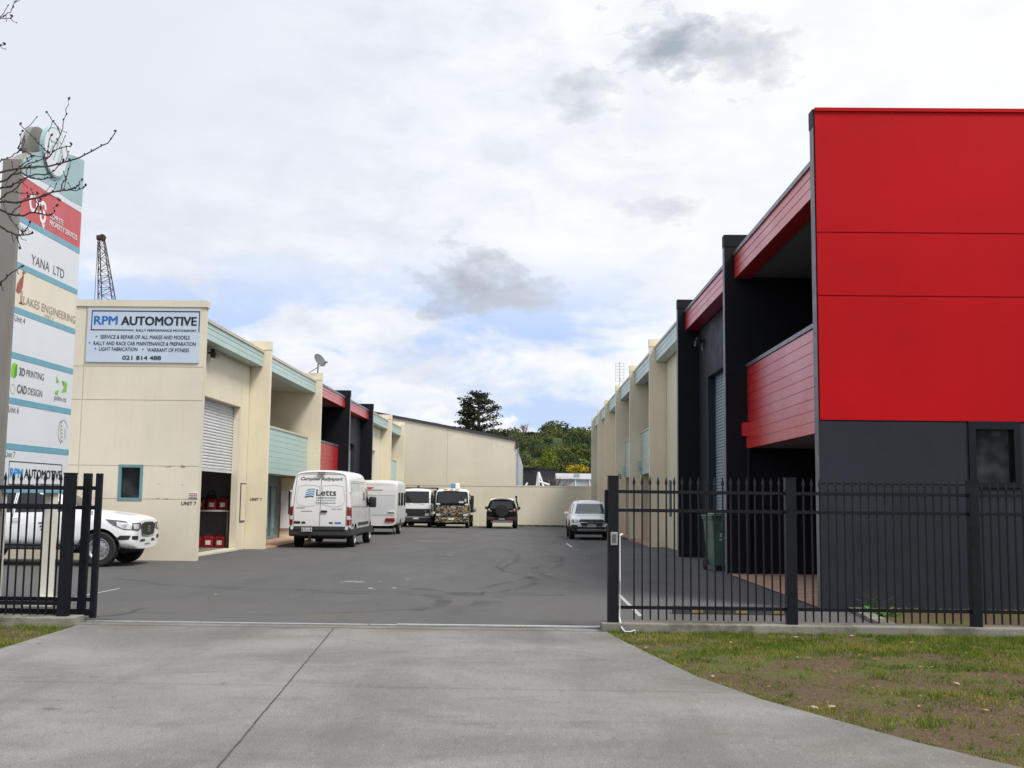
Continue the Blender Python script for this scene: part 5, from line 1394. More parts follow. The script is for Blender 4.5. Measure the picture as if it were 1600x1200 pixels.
me = bpy.data.meshes.new('grass'); me.from_pydata(gv, [], gf); me.materials.append(M['grass']); go = bpy.data.objects.new('grass', me); COL.objects.link(go)
tag(go, 'patchy short grass growing on the verges beside the driveway', 'grass', kind='stuff')
rl2 = random.Random(91); lm = MB()
def flake(x, y, z, sz):
    a = rl2.uniform(0, 6.3); t = rl2.uniform(-.5, .5); ca, sa = cos(a)*sz, sin(a)*sz
    lm.add([(x-ca, y-sa, z), (x+sa*.4, y-ca*.4, z+abs(t)*sz), (x+ca, y+sa, z+.3*sz), (x-sa*.4, y+ca*.4, z+.1*sz)], [(0, 1, 2, 3)])
k_ = 0
while k_ < 2600:
    x, y = rl2.uniform(1.0, 8.5), rl2.uniform(6.4, 13.45)
    if in_drive(x, y): continue
    k_ += 1; flake(x, y, rl2.uniform(-.004, .02), rl2.uniform(.004, .015))
for _ in range(420): flake(rl2.uniform(4.95, 8.0), 16.47-abs(rl2.gauss(0, .13)), .02+rl2.uniform(0, .02), rl2.uniform(.012, .035))
for _ in range(160): flake(rl2.uniform(4.8, 8.0), 13.92+abs(rl2.gauss(0, .12)), .02+rl2.uniform(0, .02), rl2.uniform(.010, .03))
for _ in range(150): flake(rl2.uniform(-5.4, 1.1), rl2.gauss(13.6, .25), .006, rl2.uniform(.003, .009))
tag(lm.build('leaf_litter', M['leaf_dry']), 'fine brown leaf litter scattered over the verge and along the charcoal wall', 'leaf litter', kind='stuff')
def leaf_mesh(seed, name, mat):
    r = random.Random(seed); mb = MB()
    top = [(-.035, 0), (-.02, .016), (.0, .021), (.02, .014), (.038, 0)]; bot = [(a, -b) for a, b in top[1:-1]][::-1]
    c = r.uniform(.006, .016)
    mb.add([(a, b, .004+abs(b)*c*40*.5+abs(a)*c*8*.4) for a, b in top+bot], [range(8)]); return mb.build(name, mat)
L0 = leaf_mesh(1, 'fallen_leaf', M['leaf_dry']); L1 = leaf_mesh(2, 'fallen_leaf', M['leaf_pale'])
usedL = set()
rl_ = random.Random(8)
def put_leaf(x, y, z, lab, grp, s=1.0):
    base = rl_.choice((L0, L1))
    o = base if base.name not in usedL else copy_obj(base)
    usedL.add(base.name)
    o.location = (x, y, z); o.rotation_euler = (rl_.uniform(-.25, .25), rl_.uniform(-.25, .25), rl_.uniform(0, 6.3)); s *= rl_.uniform(.5, 1.0); o.scale = (s, s, s)
    tag(o, lab, 'leaf', grp)
for _ in range(70):
    while True:
        x, y = rl_.uniform(1.2, 6.6), rl_.uniform(6.8, 13.4)
        if not in_drive(x+.0, y): break
    put_leaf(x, y, .006, 'small dry leaf lying on the patchy grass verge', 'dry leaves on the grass verge')
for _ in range(30): put_leaf(rl_.uniform(5.0, 7.6), rl_.choice((rl_.uniform(16.1, 16.42), rl_.uniform(14.0, 14.4))), .025, 'dry leaf in the drift along the foot of the charcoal wall', 'dry leaves along the charcoal wall', 1.25)
for x, y in ((2.35, 15.2), (3.0, 15.45), (2.7, 14.7), (3.6, 15.0), (2.1, 16.6)): put_leaf(x, y, .01, 'dry leaf on the asphalt near the rubber wheel stop', 'dry leaves by the wheel stop', 1.3)
for x, y in ((1.2, 13.2), (-1.95, 13.83), (.4, 13.66), (-2.2, 16.5), (-5.6, 12.9), (-4.95, 17.6)): put_leaf(x, y, .012, 'dry leaf lying in the gateway near the gate rail', 'dry leaves in the gateway', 1.1)
for k in range(24): put_leaf(rl_.uniform(-6, 3.4), rl_.uniform(17, 33), .006, 'pale speck of litter on the open asphalt', 'bits of litter on the asphalt', .8)
wd = thing('weed', 'bright green leafy weed at the foot of the charcoal wall by its corner', 'weed', (5.12, 15.9, .01))
mb = MB(); rw = random.Random(4)
for k in range(46):
    a = rw.uniform(0, 6.3); L = rw.uniform(.06, .17); x, y = 5.05+rw.gauss(0, .10), 15.8+rw.gauss(0, .15); h = rw.uniform(.02, .12)
    p = Vector((x, y, .01)); q = p+Vector((cos(a)*L, sin(a)*L, h)); n = Vector((-sin(a), cos(a), 0))*L*.28; m_ = p.lerp(q, .6)+Vector((0, 0, .02))
    mb.add([p, m_-n, q, m_+n], [(0, 1, 2, 3)])
part('foliage', mb, M['weed'], wd)
wd2 = thing('weed', 'tall thin weed stems rising against the charcoal wall behind the fence', 'weed', (5.0, 16.2, .01)); mb = MB()
for k in range(14):
    x = 4.95+rw.uniform(-.15, .4); mb.tube([(x, 16.2, .0), (x+rw.uniform(-.06, .06), 16.15, .15), (x+rw.uniform(-.18, .18), 16.1, rw.uniform(.2, .36))], [.004, .003, .002], 4)
part('stem', mb, M['weed'], wd2)

# ================================================================== vehicles
# local frame of every vehicle: +x forward, +y left, z up, origin on the ground under its centre
def hull_mesh(stations, sub=2):
    n = len(stations[0]); ring = []
    vs = []; fs = []
    full = 2*n-2
    for st in stations:
        vs += [Vector(p) for p in st] + [Vector((p[0], -p[1], p[2])) for p in st[-2:0:-1]]
    for i in range(len(stations)-1):
        for k in range(full):
            fs.append((i*full+k, i*full+(k+1) % full, (i+1)*full+(k+1) % full, (i+1)*full+k))
    last = (len(stations)-1)*full
    for b in (0, last):          # quad caps, mirrored pairs
        for k in range(n-1):
            a, c = b+k, b+k+1
            d = b+(full-k-1 if True else 0); d = b+((full-(k+1)) % full); e = b+((full-k) % full)
            q = [a, c, d, e]; q2 = []
            for t in q:
                if t not in q2: q2.append(t)
            if len(q2) > 2: fs.append(tuple(q2))
    me = bpy.data.meshes.new('hull'); me.from_pydata([v[:] for v in vs], [], fs)
    bm = bmesh.new(); bm.from_mesh(me); bmesh.ops.recalc_face_normals(bm, faces=bm.faces); bm.to_mesh(me); bm.free()
    ob = bpy.data.objects.new('hull', me); COL.objects.link(ob)
    if sub:
        m = ob.modifiers.new('s', 'SUBSURF'); m.levels = sub; m.render_levels = sub
    ev = ob.evaluated_get(C.evaluated_depsgraph_get()); out = bpy.data.meshes.new_from_object(ev)
    bpy.data.objects.remove(ob, do_unlink=True)
    return out
class Car:
    def __init__(self, root): self.root = root; self.bvh = None
    def body(self, stations, mat, wells=(), sub=2, name='body', sharp=40):
        me = hull_mesh(stations, sub)
        bm = bmesh.new(); bm.from_mesh(me); self.bvh = BVHTree.FromBMesh(bm); bm.free()
        me.materials.clear(); me.materials.append(mat); me.materials.append(M['under'])
        ob = bpy.data.objects.new('tmp', me); COL.objects.link(ob)
        cut = []
        for (x, z, r, w) in wells:
            for s in (-1, 1):
                mb = MB(); mb.lathe([(0, -.5*w), (r, -.5*w), (r, .5*w), (0, .5*w)], (x, s*(abs(self.half)-w*.5+.03), z), 'y', 28, smooth=False)
                c = mb.build('tmp', M['under']); fixnormals(c); cut.append(c)
                c.data.materials.clear(); c.data.materials.append(M['gap']); c.data.materials.append(M['under'])
                for p in c.data.polygons: p.material_index = 1
                m = ob.modifiers.new('b', 'BOOLEAN'); m.operation = 'DIFFERENCE'; m.object = c; m.solver = 'EXACT'
        C.view_layer.update()
        me2 = bpy.data.meshes.new_from_object(ob.evaluated_get(C.evaluated_depsgraph_get()))
        for c in cut: bpy.data.objects.remove(c, do_unlink=True)
        bpy.data.objects.remove(ob, do_unlink=True)
        me2.name = name
        for p in me2.polygons: p.use_smooth = True
        me2.set_sharp_from_angle(angle=radians(sharp))
        o = bpy.data.objects.new(name, me2); COL.objects.link(o); o.parent = self.root
        return o
    def cast(self, axis, sgn, a, b, off):
        if axis == 'y': o, d = Vector((a, sgn*6, b)), Vector((0, -sgn, 0))
        elif axis == 'x': o, d = Vector((sgn*9, a, b)), Vector((-sgn, 0, 0))
        else: o, d = Vector((a, b, 6)), Vector((0, 0, -1))
        h = self.bvh.ray_cast(o, d)
        p = h[0]
        if p is None:
            q = {'y': Vector((a, sgn*self.half, b)), 'x': Vector((sgn*self.length/2, a, b)), 'z': Vector((a, b, 1.5))}[axis]
            p = self.bvh.find_nearest(q)[0]
        return p - d*off
    def patch(self, mb, poly, axis, sgn, off=0.006, cuts=3):
        bm = bmesh.new(); vs = [bm.verts.new((a, b, 0)) for a, b in poly]; bm.faces.new(vs)
        bmesh.ops.triangulate(bm, faces=bm.faces[:])
        if cuts: bmesh.ops.subdivide_edges(bm, edges=bm.edges[:], cuts=cuts, use_grid_fill=True)
        bmesh.ops.triangulate(bm, faces=bm.faces[:])
        for v in bm.verts: v.co = self.cast(axis, sgn, v.co.x, v.co.y, off)
        self.last = bm; mb.bm(bm, True); return mb
    def decal(self, name, mat, polys, parent=None, off=0.006, cuts=3):
        mb = MB()
        for poly, axis, sgn in polys: self.patch(mb, poly, axis, sgn, off, cuts)
        o = mb.build(name, mat, parent or self.root); fixnormals(o); return o
    def both(self, name, mat, poly, off=0.006, cuts=3, axis='y', parent=None):
        return [self.decal(name, mat, [(poly, axis, s)], parent, off, cuts) for s in (1, -1)]
    def strip(self, mb, pts, w, axis, sgn, off=0.005):
        for (a0, b0), (a1, b1) in zip(pts[:-1], pts[1:]):
            L = math.hypot(a1-a0, b1-b0); na, nb = -(b1-b0)/L*w/2, (a1-a0)/L*w/2
            k = max(1, int(L/.12)); P = []
            for i in range(k+1):
                t = i/k; a, b = a0+(a1-a0)*t, b0+(b1-b0)*t
                P.append((self.cast(axis, sgn, a-na, b-nb, off), self.cast(axis, sgn, a+na, b+nb, off)))
            for (p, q), (r, s) in zip(P[:-1], P[1:]): mb.add([p, q, s, r], [(0, 1, 2, 3)])
        return mb
    def box(self, name, mat, a, b, r=0.02, parent=None):
        mb = MB(); mb.bbox(a, b, r) if r else mb.box(a, b)
        return mb.build(name, mat, parent or self.root)
    def wheel(self, x, s, r, w, track, style='steel', dark=False, spokes=5):
        """wheel > tyre, rim on side s"""
        y = s*(track/2); rr = r*(.62 if style == 'steel' else .68)
        t = MB(); h = w/2
        t.lathe([(rr, -h*.9), (r*.9, -h), (r*.975, -h*.88), (r, -h*.6), (r, h*.6), (r*.975, h*.88), (r*.9, h), (rr, h*.9)], (x, y, r), 'y', 36)
        for k in range(40):
            pass
        ty = t.build('wheel', M['tyre'], self.root); fixnormals(ty)
        m = MB(); f = s*h*.9
        m.lathe([(rr, f), (rr*.95, f*1.02), (rr*.88, f*.72), (rr*.80, f*.62)], (x, y, r), 'y', 32)
        if style == 'steel':
            m.lathe([(rr*.80, f*.62), (rr*.62, f*.80), (rr*.40, f*.84), (rr*.30, f*.72), (rr*.26, f*.95), (0, f*.95)], (x, y, r), 'y', 32)
        else:
            m.lathe([(rr*.22, f*.6), (rr*.22, f*.9), (0, f*.92)], (x, y, r), 'y', 20)
            for k in range(spokes):
                a = 2*pi*k/spokes; ca, sa = cos(a), sin(a)
                P = lambda u, v, q: (x+ca*u-sa*v, y+q, r+sa*u+ca*v)
                m.prism([(rr*.15, -rr*.13), (rr*.86, -rr*.085), (rr*.86, rr*.085), (rr*.15, rr*.13)], P, f*.62, f*.88)
        rim = m.build('rim', M['rim_dark'] if dark else M['rim'], ty); fixnormals(rim)
        d = MB(); d.lathe([(rr*.82, f*.55), (0, f*.55)], (x, y, r), 'y', 24)
        if style == 'steel':
            for k in range(12):
                a = 2*pi*k/12; d.lathe([(rr*.065, 0), (0, s*.004)], (x+cos(a)*rr*.70, y+f*.735, r+sin(a)*rr*.70), 'y', 8)
        bk = d.build('hub_back', M['under'], ty); fixnormals(bk)
        return ty
    def tail_text(self, name, mat, items, axis, sgn, bold=.015, shear=0.0, parent=None, off=0.008):
        """lettering on the body; u runs to the viewer's right"""
        mb = MB()
        for body, u0, u1, v0, v1 in items:
            if axis == 'x': fn = lambda u, v: tuple(self.cast('x', sgn, -sgn*-1*u*1.0 if False else (u if sgn > 0 else -u), v, off))
            else: fn = lambda u, v: tuple(self.cast('y', sgn, (-u if sgn > 0 else u), v, off))
            text(mb, body, u0, u1, v0, v1, fn, bold, shear)
        return mb.build(name, mat, parent or self.root)
def st(x, zb, w, zbelt, wbelt, zr, wr, lean=0.0):
    """half section; lean moves the upper points forward"""
    return [(x, 0, zb), (x, w*.82, zb), (x, w, zb+.09), (x+lean*.3, w, (zb+zbelt)/2+.04), (x+lean*.5, wbelt, zbelt),
            (x+lean*.9, wr, zr-.07), (x+lean, wr*.72, zr), (x+lean, 0, zr+.02)]
def car(name, label, cat, loc, heading, half, length, group=None):
    """heading in degrees from +Y towards +X"""
    t = thing(name, label, cat, loc, radians(90-heading), group)
    c = Car(t); c.half = half; c.length = length; return c

# ---- white utility truck by the left end wall, nose to the right
c = car('utility_truck', 'white double cab ute parked nose right behind the left-hand fence', 'ute', (-11.10, 24.95, 0), 90, .925, 5.3)
S = [st(2.47, .38, .72, .86, .70, .99, .60), st(2.455, .37, .80, .90, .78, 1.05, .70), st(2.36, .37, .90, .96, .87, 1.10, .77), st(2.10, .39, .935, 1.02, .91, 1.15, .81), st(1.75, .42, .94, 1.05, .92, 1.19, .82),
     st(1.30, .42, .93, 1.08, .915, 1.23, .83), st(1.12, .42, .93, 1.07, .915, 1.245, .81), st(.40, .42, .925, 1.12, .905, 1.74, .66), st(.15, .42, .925, 1.12, .905, 1.80, .645), st(-.8, .42, .925, 1.12, .905, 1.80, .645),
     st(-1.13, .42, .925, 1.12, .905, 1.76, .66), st(-1.20, .42, .925, 1.12, .905, 1.70, .68), st(-1.22, .44, .91, 1.12, .90, 1.66, .68)]
c.body(S, M['white'], [(1.72, .39, .455, .5)])
c.box('tray', M['white_dirty'], (-2.65, -.93, .86), (-1.30, .93, 1.32), .03); c.box('chassis', M['under'], (-2.6, -.5, .42), (1.2, .5, .62), .02)
c.box('sill', M['black_plastic'], (-1.25, -.90, .36), (1.2, .90, .44), .02)
c.decal('windscreen', M['glass'], [([(-.72, 1.255), (.72, 1.255), (.575, 1.70), (-.575, 1.70)], 'x', 1)], cuts=5)
c.both('window', M['glass'], [(.92, 1.20), (.48, 1.58), (.30, 1.66), (-.20, 1.69), (-.20, 1.17)], cuts=4)
c.both('window', M['glass'], [(-.27, 1.17), (-.27, 1.69), (-.88, 1.68), (-1.02, 1.56), (-1.02, 1.17)], cuts=4)
for s in (1, -1):
    d = c.decal('headlight', M['lamp_smoke'], [([(1.82, 1.045), (2.2, 1.015), (2.44, .96), (2.46, .80), (2.24, .82), (2.0, .92)], 'y', s), ([(s*.46, .96), (s*.46, .84), (s*.62, .79), (s*.82, .80), (s*.82, .95), (s*.66, .97)], 'x', 1)], off=.009, cuts=4)
    c.decal('lamp_core', M['lamp_clear'], [([(2.08, .99), (2.40, .95), (2.40, .825), (2.22, .845), (2.10, .90)], 'y', s), ([(s*.60, .94), (s*.60, .83), (s*.80, .83), (s*.80, .93)], 'x', 1)], d, off=.013)
    c.decal('lamp_bulb', M['chrome'], [([(2.20, .94), (2.30, .93), (2.30, .86), (2.20, .87)], 'y', s)], d, off=.016)
    c.decal('fog_recess', M['black_plastic'], [([(2.06, .59), (2.18, .69), (2.40, .69), (2.36, .60)], 'y', s), ([(s*.60, .59), (s*.60, .68), (s*.84, .68), (s*.84, .60)], 'x', 1)], off=.008)
    mb = MB(); c.strip(mb, [(-.235, .5), (-.235, 1.70)], .012, 'y', s); c.strip(mb, [(1.02, .55), (1.02, 1.12), (.45, 1.62)], .012, 'y', s); c.strip(mb, [(-1.10, .55), (-1.10, 1.6)], .012, 'y', s); mb.build('door_seam', M['gap'], c.root)
    mb = MB(); mb.bbox((.62, s*.94-.02, 1.12), (.78, s*.94+s*.17, 1.30), .035); mb.build('mirror', M['black_plastic'], c.root)
    for x in (-.12, -1.0): c.box('door_handle', M['white'], (x-.10, s*.925-.01, 1.02), (x+.10, s*.925+s*.035, 1.06), .01)
    mb = MB()
    for k in range(3): c.strip(mb, [(.42-.03*k, .80+.07*k), (.78-.03*k, .82+.07*k)], .035, 'y', s, .007)
    mb.build('side_stripe', M['ink_grey'], c.root)
    mb = MB(); mb.tube([(1.72+.462*cos(radians(a)), s*.915, .39+.462*sin(radians(a))) for a in range(0, 181, 10)], .014, 6); o = mb.build('arch_trim', M['black_plastic'], c.root)
c.decal('grille', M['black_plastic'], [([(-.44, .93), (-.38, .70), (0, .66), (.38, .70), (.44, .93), (.25, .975), (-.25, .975)], 'x', 1)], off=.012, cuts=4)
mb = MB()
for z in (.76, .83, .90): c.strip(mb, [(-.37, z), (.37, z)], .018, 'x', 1, .018)
mb.build('grille_bar', M['grey_plastic'], c.root)
mb = MB(); c.strip(mb, [(-.45, .93), (-.38, .695), (0, .655), (.38, .695), (.45, .93)], .028, 'x', 1, .02)
for k in range(14):
    a, b = 2*pi*k/14, 2*pi*(k+1)/14; c.strip(mb, [(.085*cos(a), .82+.065*sin(a)), (.085*cos(b), .82+.065*sin(b))], .016, 'x', 1, .024)
c.strip(mb, [(-.07, .845), (0, .805), (.07, .845)], .014, 'x', 1, .024); mb.build('grille_trim', M['chrome'], c.root)
c.decal('lower_intake', M['black_plastic'], [([(-.5, .545), (.5, .545), (.42, .595), (-.42, .595)], 'x', 1)], off=.008)
pl = c.box('number_plate', M['plate'], (2.44, -.18, .50), (2.495, .18, .60), 0)
c.box('under_guard', M['under'], (1.0, -.70, .28), (2.2, .70, .45), .06)
mb = MB(); mb.tube([(1.02, .55, 1.2), (1.15, .2, 1.235), (1.05, -.25, 1.26)], .012, 5); mb.tube([(1.05, .1, 1.24), (1.12, -.3, 1.235), (1.02, -.6, 1.22)], .012, 5); mb.tube([(1.50, -.82, 1.1), (1.50, -.83, 1.22)], .012, 5); mb.build('wiper', M['black_plastic'], c.root)
for s in (1, -1):
    c.wheel(1.72, s, .385, .26, 1.62); c.wheel(-1.5, s, .385, .26, 1.62)

# ---- white high-roof van, seen from behind
c = car('van', 'white high roof delivery van with company lettering on its rear doors', 'van', (-6.62, 37.86, gz(37.5)), -0.7, .985, 5.9)
def vs_(x, zb, w, zr, wr, lean=0.0, mid=1.35):
    return [(x, 0, zb), (x, w*.85, zb), (x, w, zb+.09), (x, w, .95), (x+lean*.1, w*.995, mid), (x+lean*.55, w*.95, (mid+zr)/2+.08), (x+lean*.95, wr, zr-.13), (x+lean, wr*.86, zr-.03), (x+lean, 0, zr+.012)]
S = [vs_(-2.92, .42, .93, 2.42, .74, .16), vs_(-2.93, .42, .955, 2.45, .80, .14), vs_(-2.88, .42, .98, 2.48, .84, .13), vs_(-2.6, .42, .985, 2.51, .845, .03), vs_(-1.5, .42, .985, 2.53, .845), vs_(0, .42, .985, 2.53, .845), vs_(1.0, .42, .985, 2.52, .835), vs_(1.30, .42, .985, 2.47, .81),
     vs_(1.62, .42, .985, 2.25, .76), vs_(2.1, .42, .98, 1.78, .76, 0, 1.2), vs_(2.35, .42, .965, 1.42, .76, 0, 1.12), vs_(2.6, .42, .94, 1.30, .74, 0, 1.05), vs_(2.85, .42, .86, 1.15, .68, 0, .95), vs_(2.93, .44, .74, 1.02, .58, 0, .85)]
S = [[(x, y, z) for x, y, z in q] for q in S]
c.body(S, M['white'], [(-1.75, .36, .42, .4), (2.0, .36, .42, .4)])
rb = MB(); rb.bbox((-3.0, -.975, .38), (-2.70, .975, .70), .06); rb.bbox((-3.03, -.80, .58), (-2.8, .80, .705), .02); rb.build('rear_bumper', M['grey_plastic'], c.root)
for s in (1, -1):
    mb = MB(); mb.lathe([(0, -3.005), (.045, -3.005), (.055, -2.98)], (0, s*.87, .64), 'x', 16); mb.build('bumper_cap', M['plate'], c.root)
    d = c.decal('tail_light', M['lamp_red'], [([(-2.90, .74), (-2.90, 1.30), (-2.74, 1.34), (-2.72, .80)], 'y', s), ([(s*.86, .74), (s*.86, 1.34), (s*.965, 1.30), (s*.975, .74)], 'x', -1)], off=.014, cuts=4)
    c.decal('reverse_lens', M['lamp_clear'], [([(s*.865, .92), (s*.865, 1.04), (s*.968, 1.04), (s*.968, .92)], 'x', -1)], d, off=.018)
    c.box('sill', M['grey_plastic'], (-2.7, s*.955-.03, .40), (2.75, s*.955+.03, .62), .02)
    mb = MB()
    for pts in ([(-2.6, 1.38), (-2.6, 2.1), (.65, 2.1)], [(-.88, .62), (-.88, 2.1)], [(.66, .62), (.66, 2.1)], [(1.72, .65), (1.72, 1.3)], [(-2.6, 1.33), (1.7, 1.30)], [(-2.6, 2.16), (1.3, 2.16)]): c.strip(mb, pts, .014, 'y', s)
    mb.build('door_seam', M['ink_grey'], c.root)
    c.decal('window', M['glass'], [([(.80, 1.33), (.80, 1.95), (1.30, 1.93), (1.95, 1.36)], 'y', s)], cuts=4)
    mb = MB(); mb.bbox((1.42, s*.98, 1.28), (1.58, s*1.24, 1.66), .05); mb.tube([(1.55, s*.93, 1.36), (1.5, s*1.05, 1.38)], .04, 6); mb.build('mirror', M['black_plastic'], c.root)
    c.box('rear_hinge', M['white_dirty'], (-2.86, s*.93, 1.78), (-2.80, s*.99, 1.84), .01); c.box('rear_hinge', M['white_dirty'], (-2.90, s*.955, .92), (-2.84, s*1.0, .98), .01)
    d = c.decal('side_moulding', M['grey_plastic'], [([(-2.6, .70), (-2.6, .78), (-2.25, .78), (-2.25, .70)], 'y', s), ([(-1.2, .70), (-1.2, .80), (1.4, .80), (1.4, .70)], 'y', s)], off=.012)
c.tail_text('side_lettering', M['ink_grey'], [('Letts', .05, .45, 1.55, 1.92)], 'y', -1, .02)
# rear doors
mb = MB(); c.strip(mb, [(0, .72), (0, 2.38)], .016, 'x', -1); c.strip(mb, [(.83, .74), (.85, 1.36), (.78, 2.30), (.70, 2.37), (-.70, 2.37), (-.78, 2.30), (-.85, 1.36), (-.83, .74)], .014, 'x', -1); mb.build('door_seam', M['ink_grey'], c.root)
mb = MB()
for s in (1, -1): c.strip(mb, [(s*.05, 1.40), (s*.05, 1.98), (s*.45, 2.02), (s*.72, 1.97), (s*.79, 1.52), (s*.70, 1.37), (s*.40, 1.32), (s*.05, 1.40)], .012, 'x', -1, .006)
mb.build('panel_crease', pmat('crease_grey', (.42, .43, .44), .5), c.root)
c.tail_text('rear_lettering', M['ink_grey'], [('Campbell Rallysport', -.66, .68, 2.14, 2.27)], 'x', -1, .03, .25)
c.tail_text('rear_lettering', M['ink'], [('Letts', -.14, .49, 1.68, 1.88)], 'x', -1, .01)
for it in (('CONSTRUCTION', -.14, .49, 1.585, 1.63), ('www.letts.co.nz', -.16, .49, 1.43, 1.475)): c.tail_text('rear_lettering', M['ink_grey'], [it], 'x', -1, .02)
mb = MB()
for k in range(9): c.strip(mb, [(.14-.07*k, 1.53), (.09-.07*k, 1.53)], .028, 'x', -1, .008)
mb.build('contact_line', M['sign_line'], c.root)
for it in (('TRANSIT', -.79, -.48, 1.27, 1.30), ('350L TDCI', .36, .70, 1.24, 1.27)): c.tail_text('badge', M['ink_grey'], [it], 'x', -1, .02)
for k, mm in enumerate((M['sign_line'], M['sign_line'], M['ink_cyan'], M['ink'])):
    mb = MB(); z = 1.87-.075*k
    for i in range(8):
        y0, y1 = .46-.28*i/8, .46-.28*(i+1)/8
        f = lambda y: z+.018*sin((y-.2)*18)
        c.strip(mb, [(y0+.05*k/3, f(y0)), (y1+.05*k/3, f(y1))], .036, 'x', -1, .008)
    mb.build('logo_wave', mm, c.root)
c.box('door_handle', M['black_plastic'], (-2.96, -.23, 1.15), (-2.90, -.03, 1.21), .01)
c.decal('handle_line', M['ink_grey'], [([(.26, 1.175), (.60, 1.165), (.60, 1.18), (.26, 1.19)], 'x', -1)])
c.decal('door_badge', M['dark_shed'], [([(.62, .78), (.62, .86), (.83, .86), (.83, .78)], 'x', -1), ([(.46, .78), (.46, .85), (.58, .85), (.58, .78)], 'x', -1), ([(-.42, .79), (-.42, .84), (-.30, .84), (-.30, .79)], 'x', -1)])
c.decal('door_badge', M['ink_blue'], [([(-.68, .79), (-.68, .84), (-.48, .84), (-.48, .79)], 'x', -1)])
c.box('brake_light', M['lamp_red'], (-2.86, -.12, 2.395), (-2.78, .12, 2.42), .008)
pl = c.box('number_plate', M['plate'], (-3.045, .22, .54), (-3.02, .55, .66), 0)
mb = MB(); text(mb, 'KTL118', -.53, -.24, .565, .635, lambda u, v: (-3.048, -u, v), .03); mb.build('plate_text', M['ink'], pl)
c.box('underbody', M['under'], (-2.8, -.8, .30), (2.6, .8, .45), .03); c.box('tow_bracket', M['under'], (-3.0, .26, .20), (-2.9, .34, .42), .01)
for x in (-1.75, 2.0):
    for s in (1, -1): c.wheel(x, s, .345, .24, 1.72)

# ---- white caravan ahead of the van
c = car('caravan', 'white touring caravan with a red tail light standing ahead of the van', 'caravan', (-7.08, 52.75, gz(51)), -0.9, 1.09, 4.6)
def cs(x, zb, zr, w=1.09, lean=0.0):
    return [(x, 0, zb), (x, w*.9, zb), (x, w, zb+.06), (x, w, (zb+zr)/2), (x+lean*.5, w, zr-.28), (x+lean, w*.985, zr-.10), (x+lean, w*.90, zr-.01), (x+lean, 0, zr+.01)]
S = [cs(-2.24, .42, 2.34, 1.03, .10), cs(-2.26, .42, 2.40, 1.075, .14), cs(-2.18, .42, 2.47, 1.09, .10), cs(-1.9, .42, 2.53, 1.09), cs(0, .42, 2.54, 1.09), cs(1.6, .42, 2.52, 1.09), cs(2.1, .42, 2.35, 1.08, -.25), cs(2.28, .42, 2.2, 1.05, -.4), cs(2.32, .46, 2.0, .98, -.4)]
c.body(S, M['caravan'], [(-.35, .33, .40, .3)])
c.decal('rear_panel', M['caravan_grey'], [([(-.96, .92), (.96, .92), (.96, 1.80), (-.96, 1.80)], 'x', -1)], off=.008)
mb = MB(); c.strip(mb, [(-1.0, 1.83), (1.0, 1.83)], .02, 'x', -1, .012); c.strip(mb, [(-1.0, .90), (1.0, .90)], .02, 'x', -1, .012); mb.build('panel_trim', M['caravan_grey'], c.root)
for s in (1, -1):
    c.box('tail_light', M['lamp_red'], (-2.31, s*.78-.22, .62), (-2.20, s*.78+.22, .78), .03)
    mb = MB(); c.strip(mb, [(-2.18, .5), (-2.18, 2.2), (-2.0, 2.45)], .045, 'y', s, .012); mb.build('corner_trim', M['caravan_grey'], c.root)
    for x0, x1 in ((-1.75, -1.0), (-.6, .4), (.8, 1.7)): c.decal('window', M['glass'], [([(x0, 1.35), (x0, 1.95), (x1, 1.95), (x1, 1.35)], 'y', s)], off=.014)
    c.decal('side_stripe', M['caravan_grey'], [([(-2.0, .70), (-2.0, .82), (2.1, .82), (2.1, .70)], 'y', s)], off=.006)
    c.wheel(-.35, s, .32, .19, 1.95)
    mb = MB(); mb.tube([(-2.0, s*.85, .45), (-2.28, s*1.0, .02)], .025, 5); mb.build('steady_leg', M['under'], c.root)
c.tail_text('rear_lettering', M['ink_grey'], [('burstner', -.42, .42, 2.03, 2.10)], 'x', -1, .02)
mb = MB(); c.patch(mb, [(.42, 2.19), (.20, 2.14), (.0, 2.19), (.05, 2.14), (.20, 2.07), (.36, 2.14)], 'x', -1, .01, 2); mb.build('logo_wing', M['sign_red'], c.root)
c.box('number_plate', M['plate'], (-2.275, .22, .55), (-2.25, .62, .66), 0); c.box('chassis', M['under'], (-2.1, -.85, .28), (3.3, .85, .42), .03)
mb = MB(); mb.tube([(2.2, .7, .38), (3.5, 0, .42)], .05, 6); mb.tube([(2.2, -.7, .38), (3.5, 0, .42)], .05, 6); mb.tube([(-2.1, 0, .35), (-2.15, 0, .06)], .03, 6); mb.build('drawbar', M['under'], c.root)
c.box('grab_handle', M['white'], (-2.30, -.98, 1.05), (-2.26, -.68, 1.09), .01)

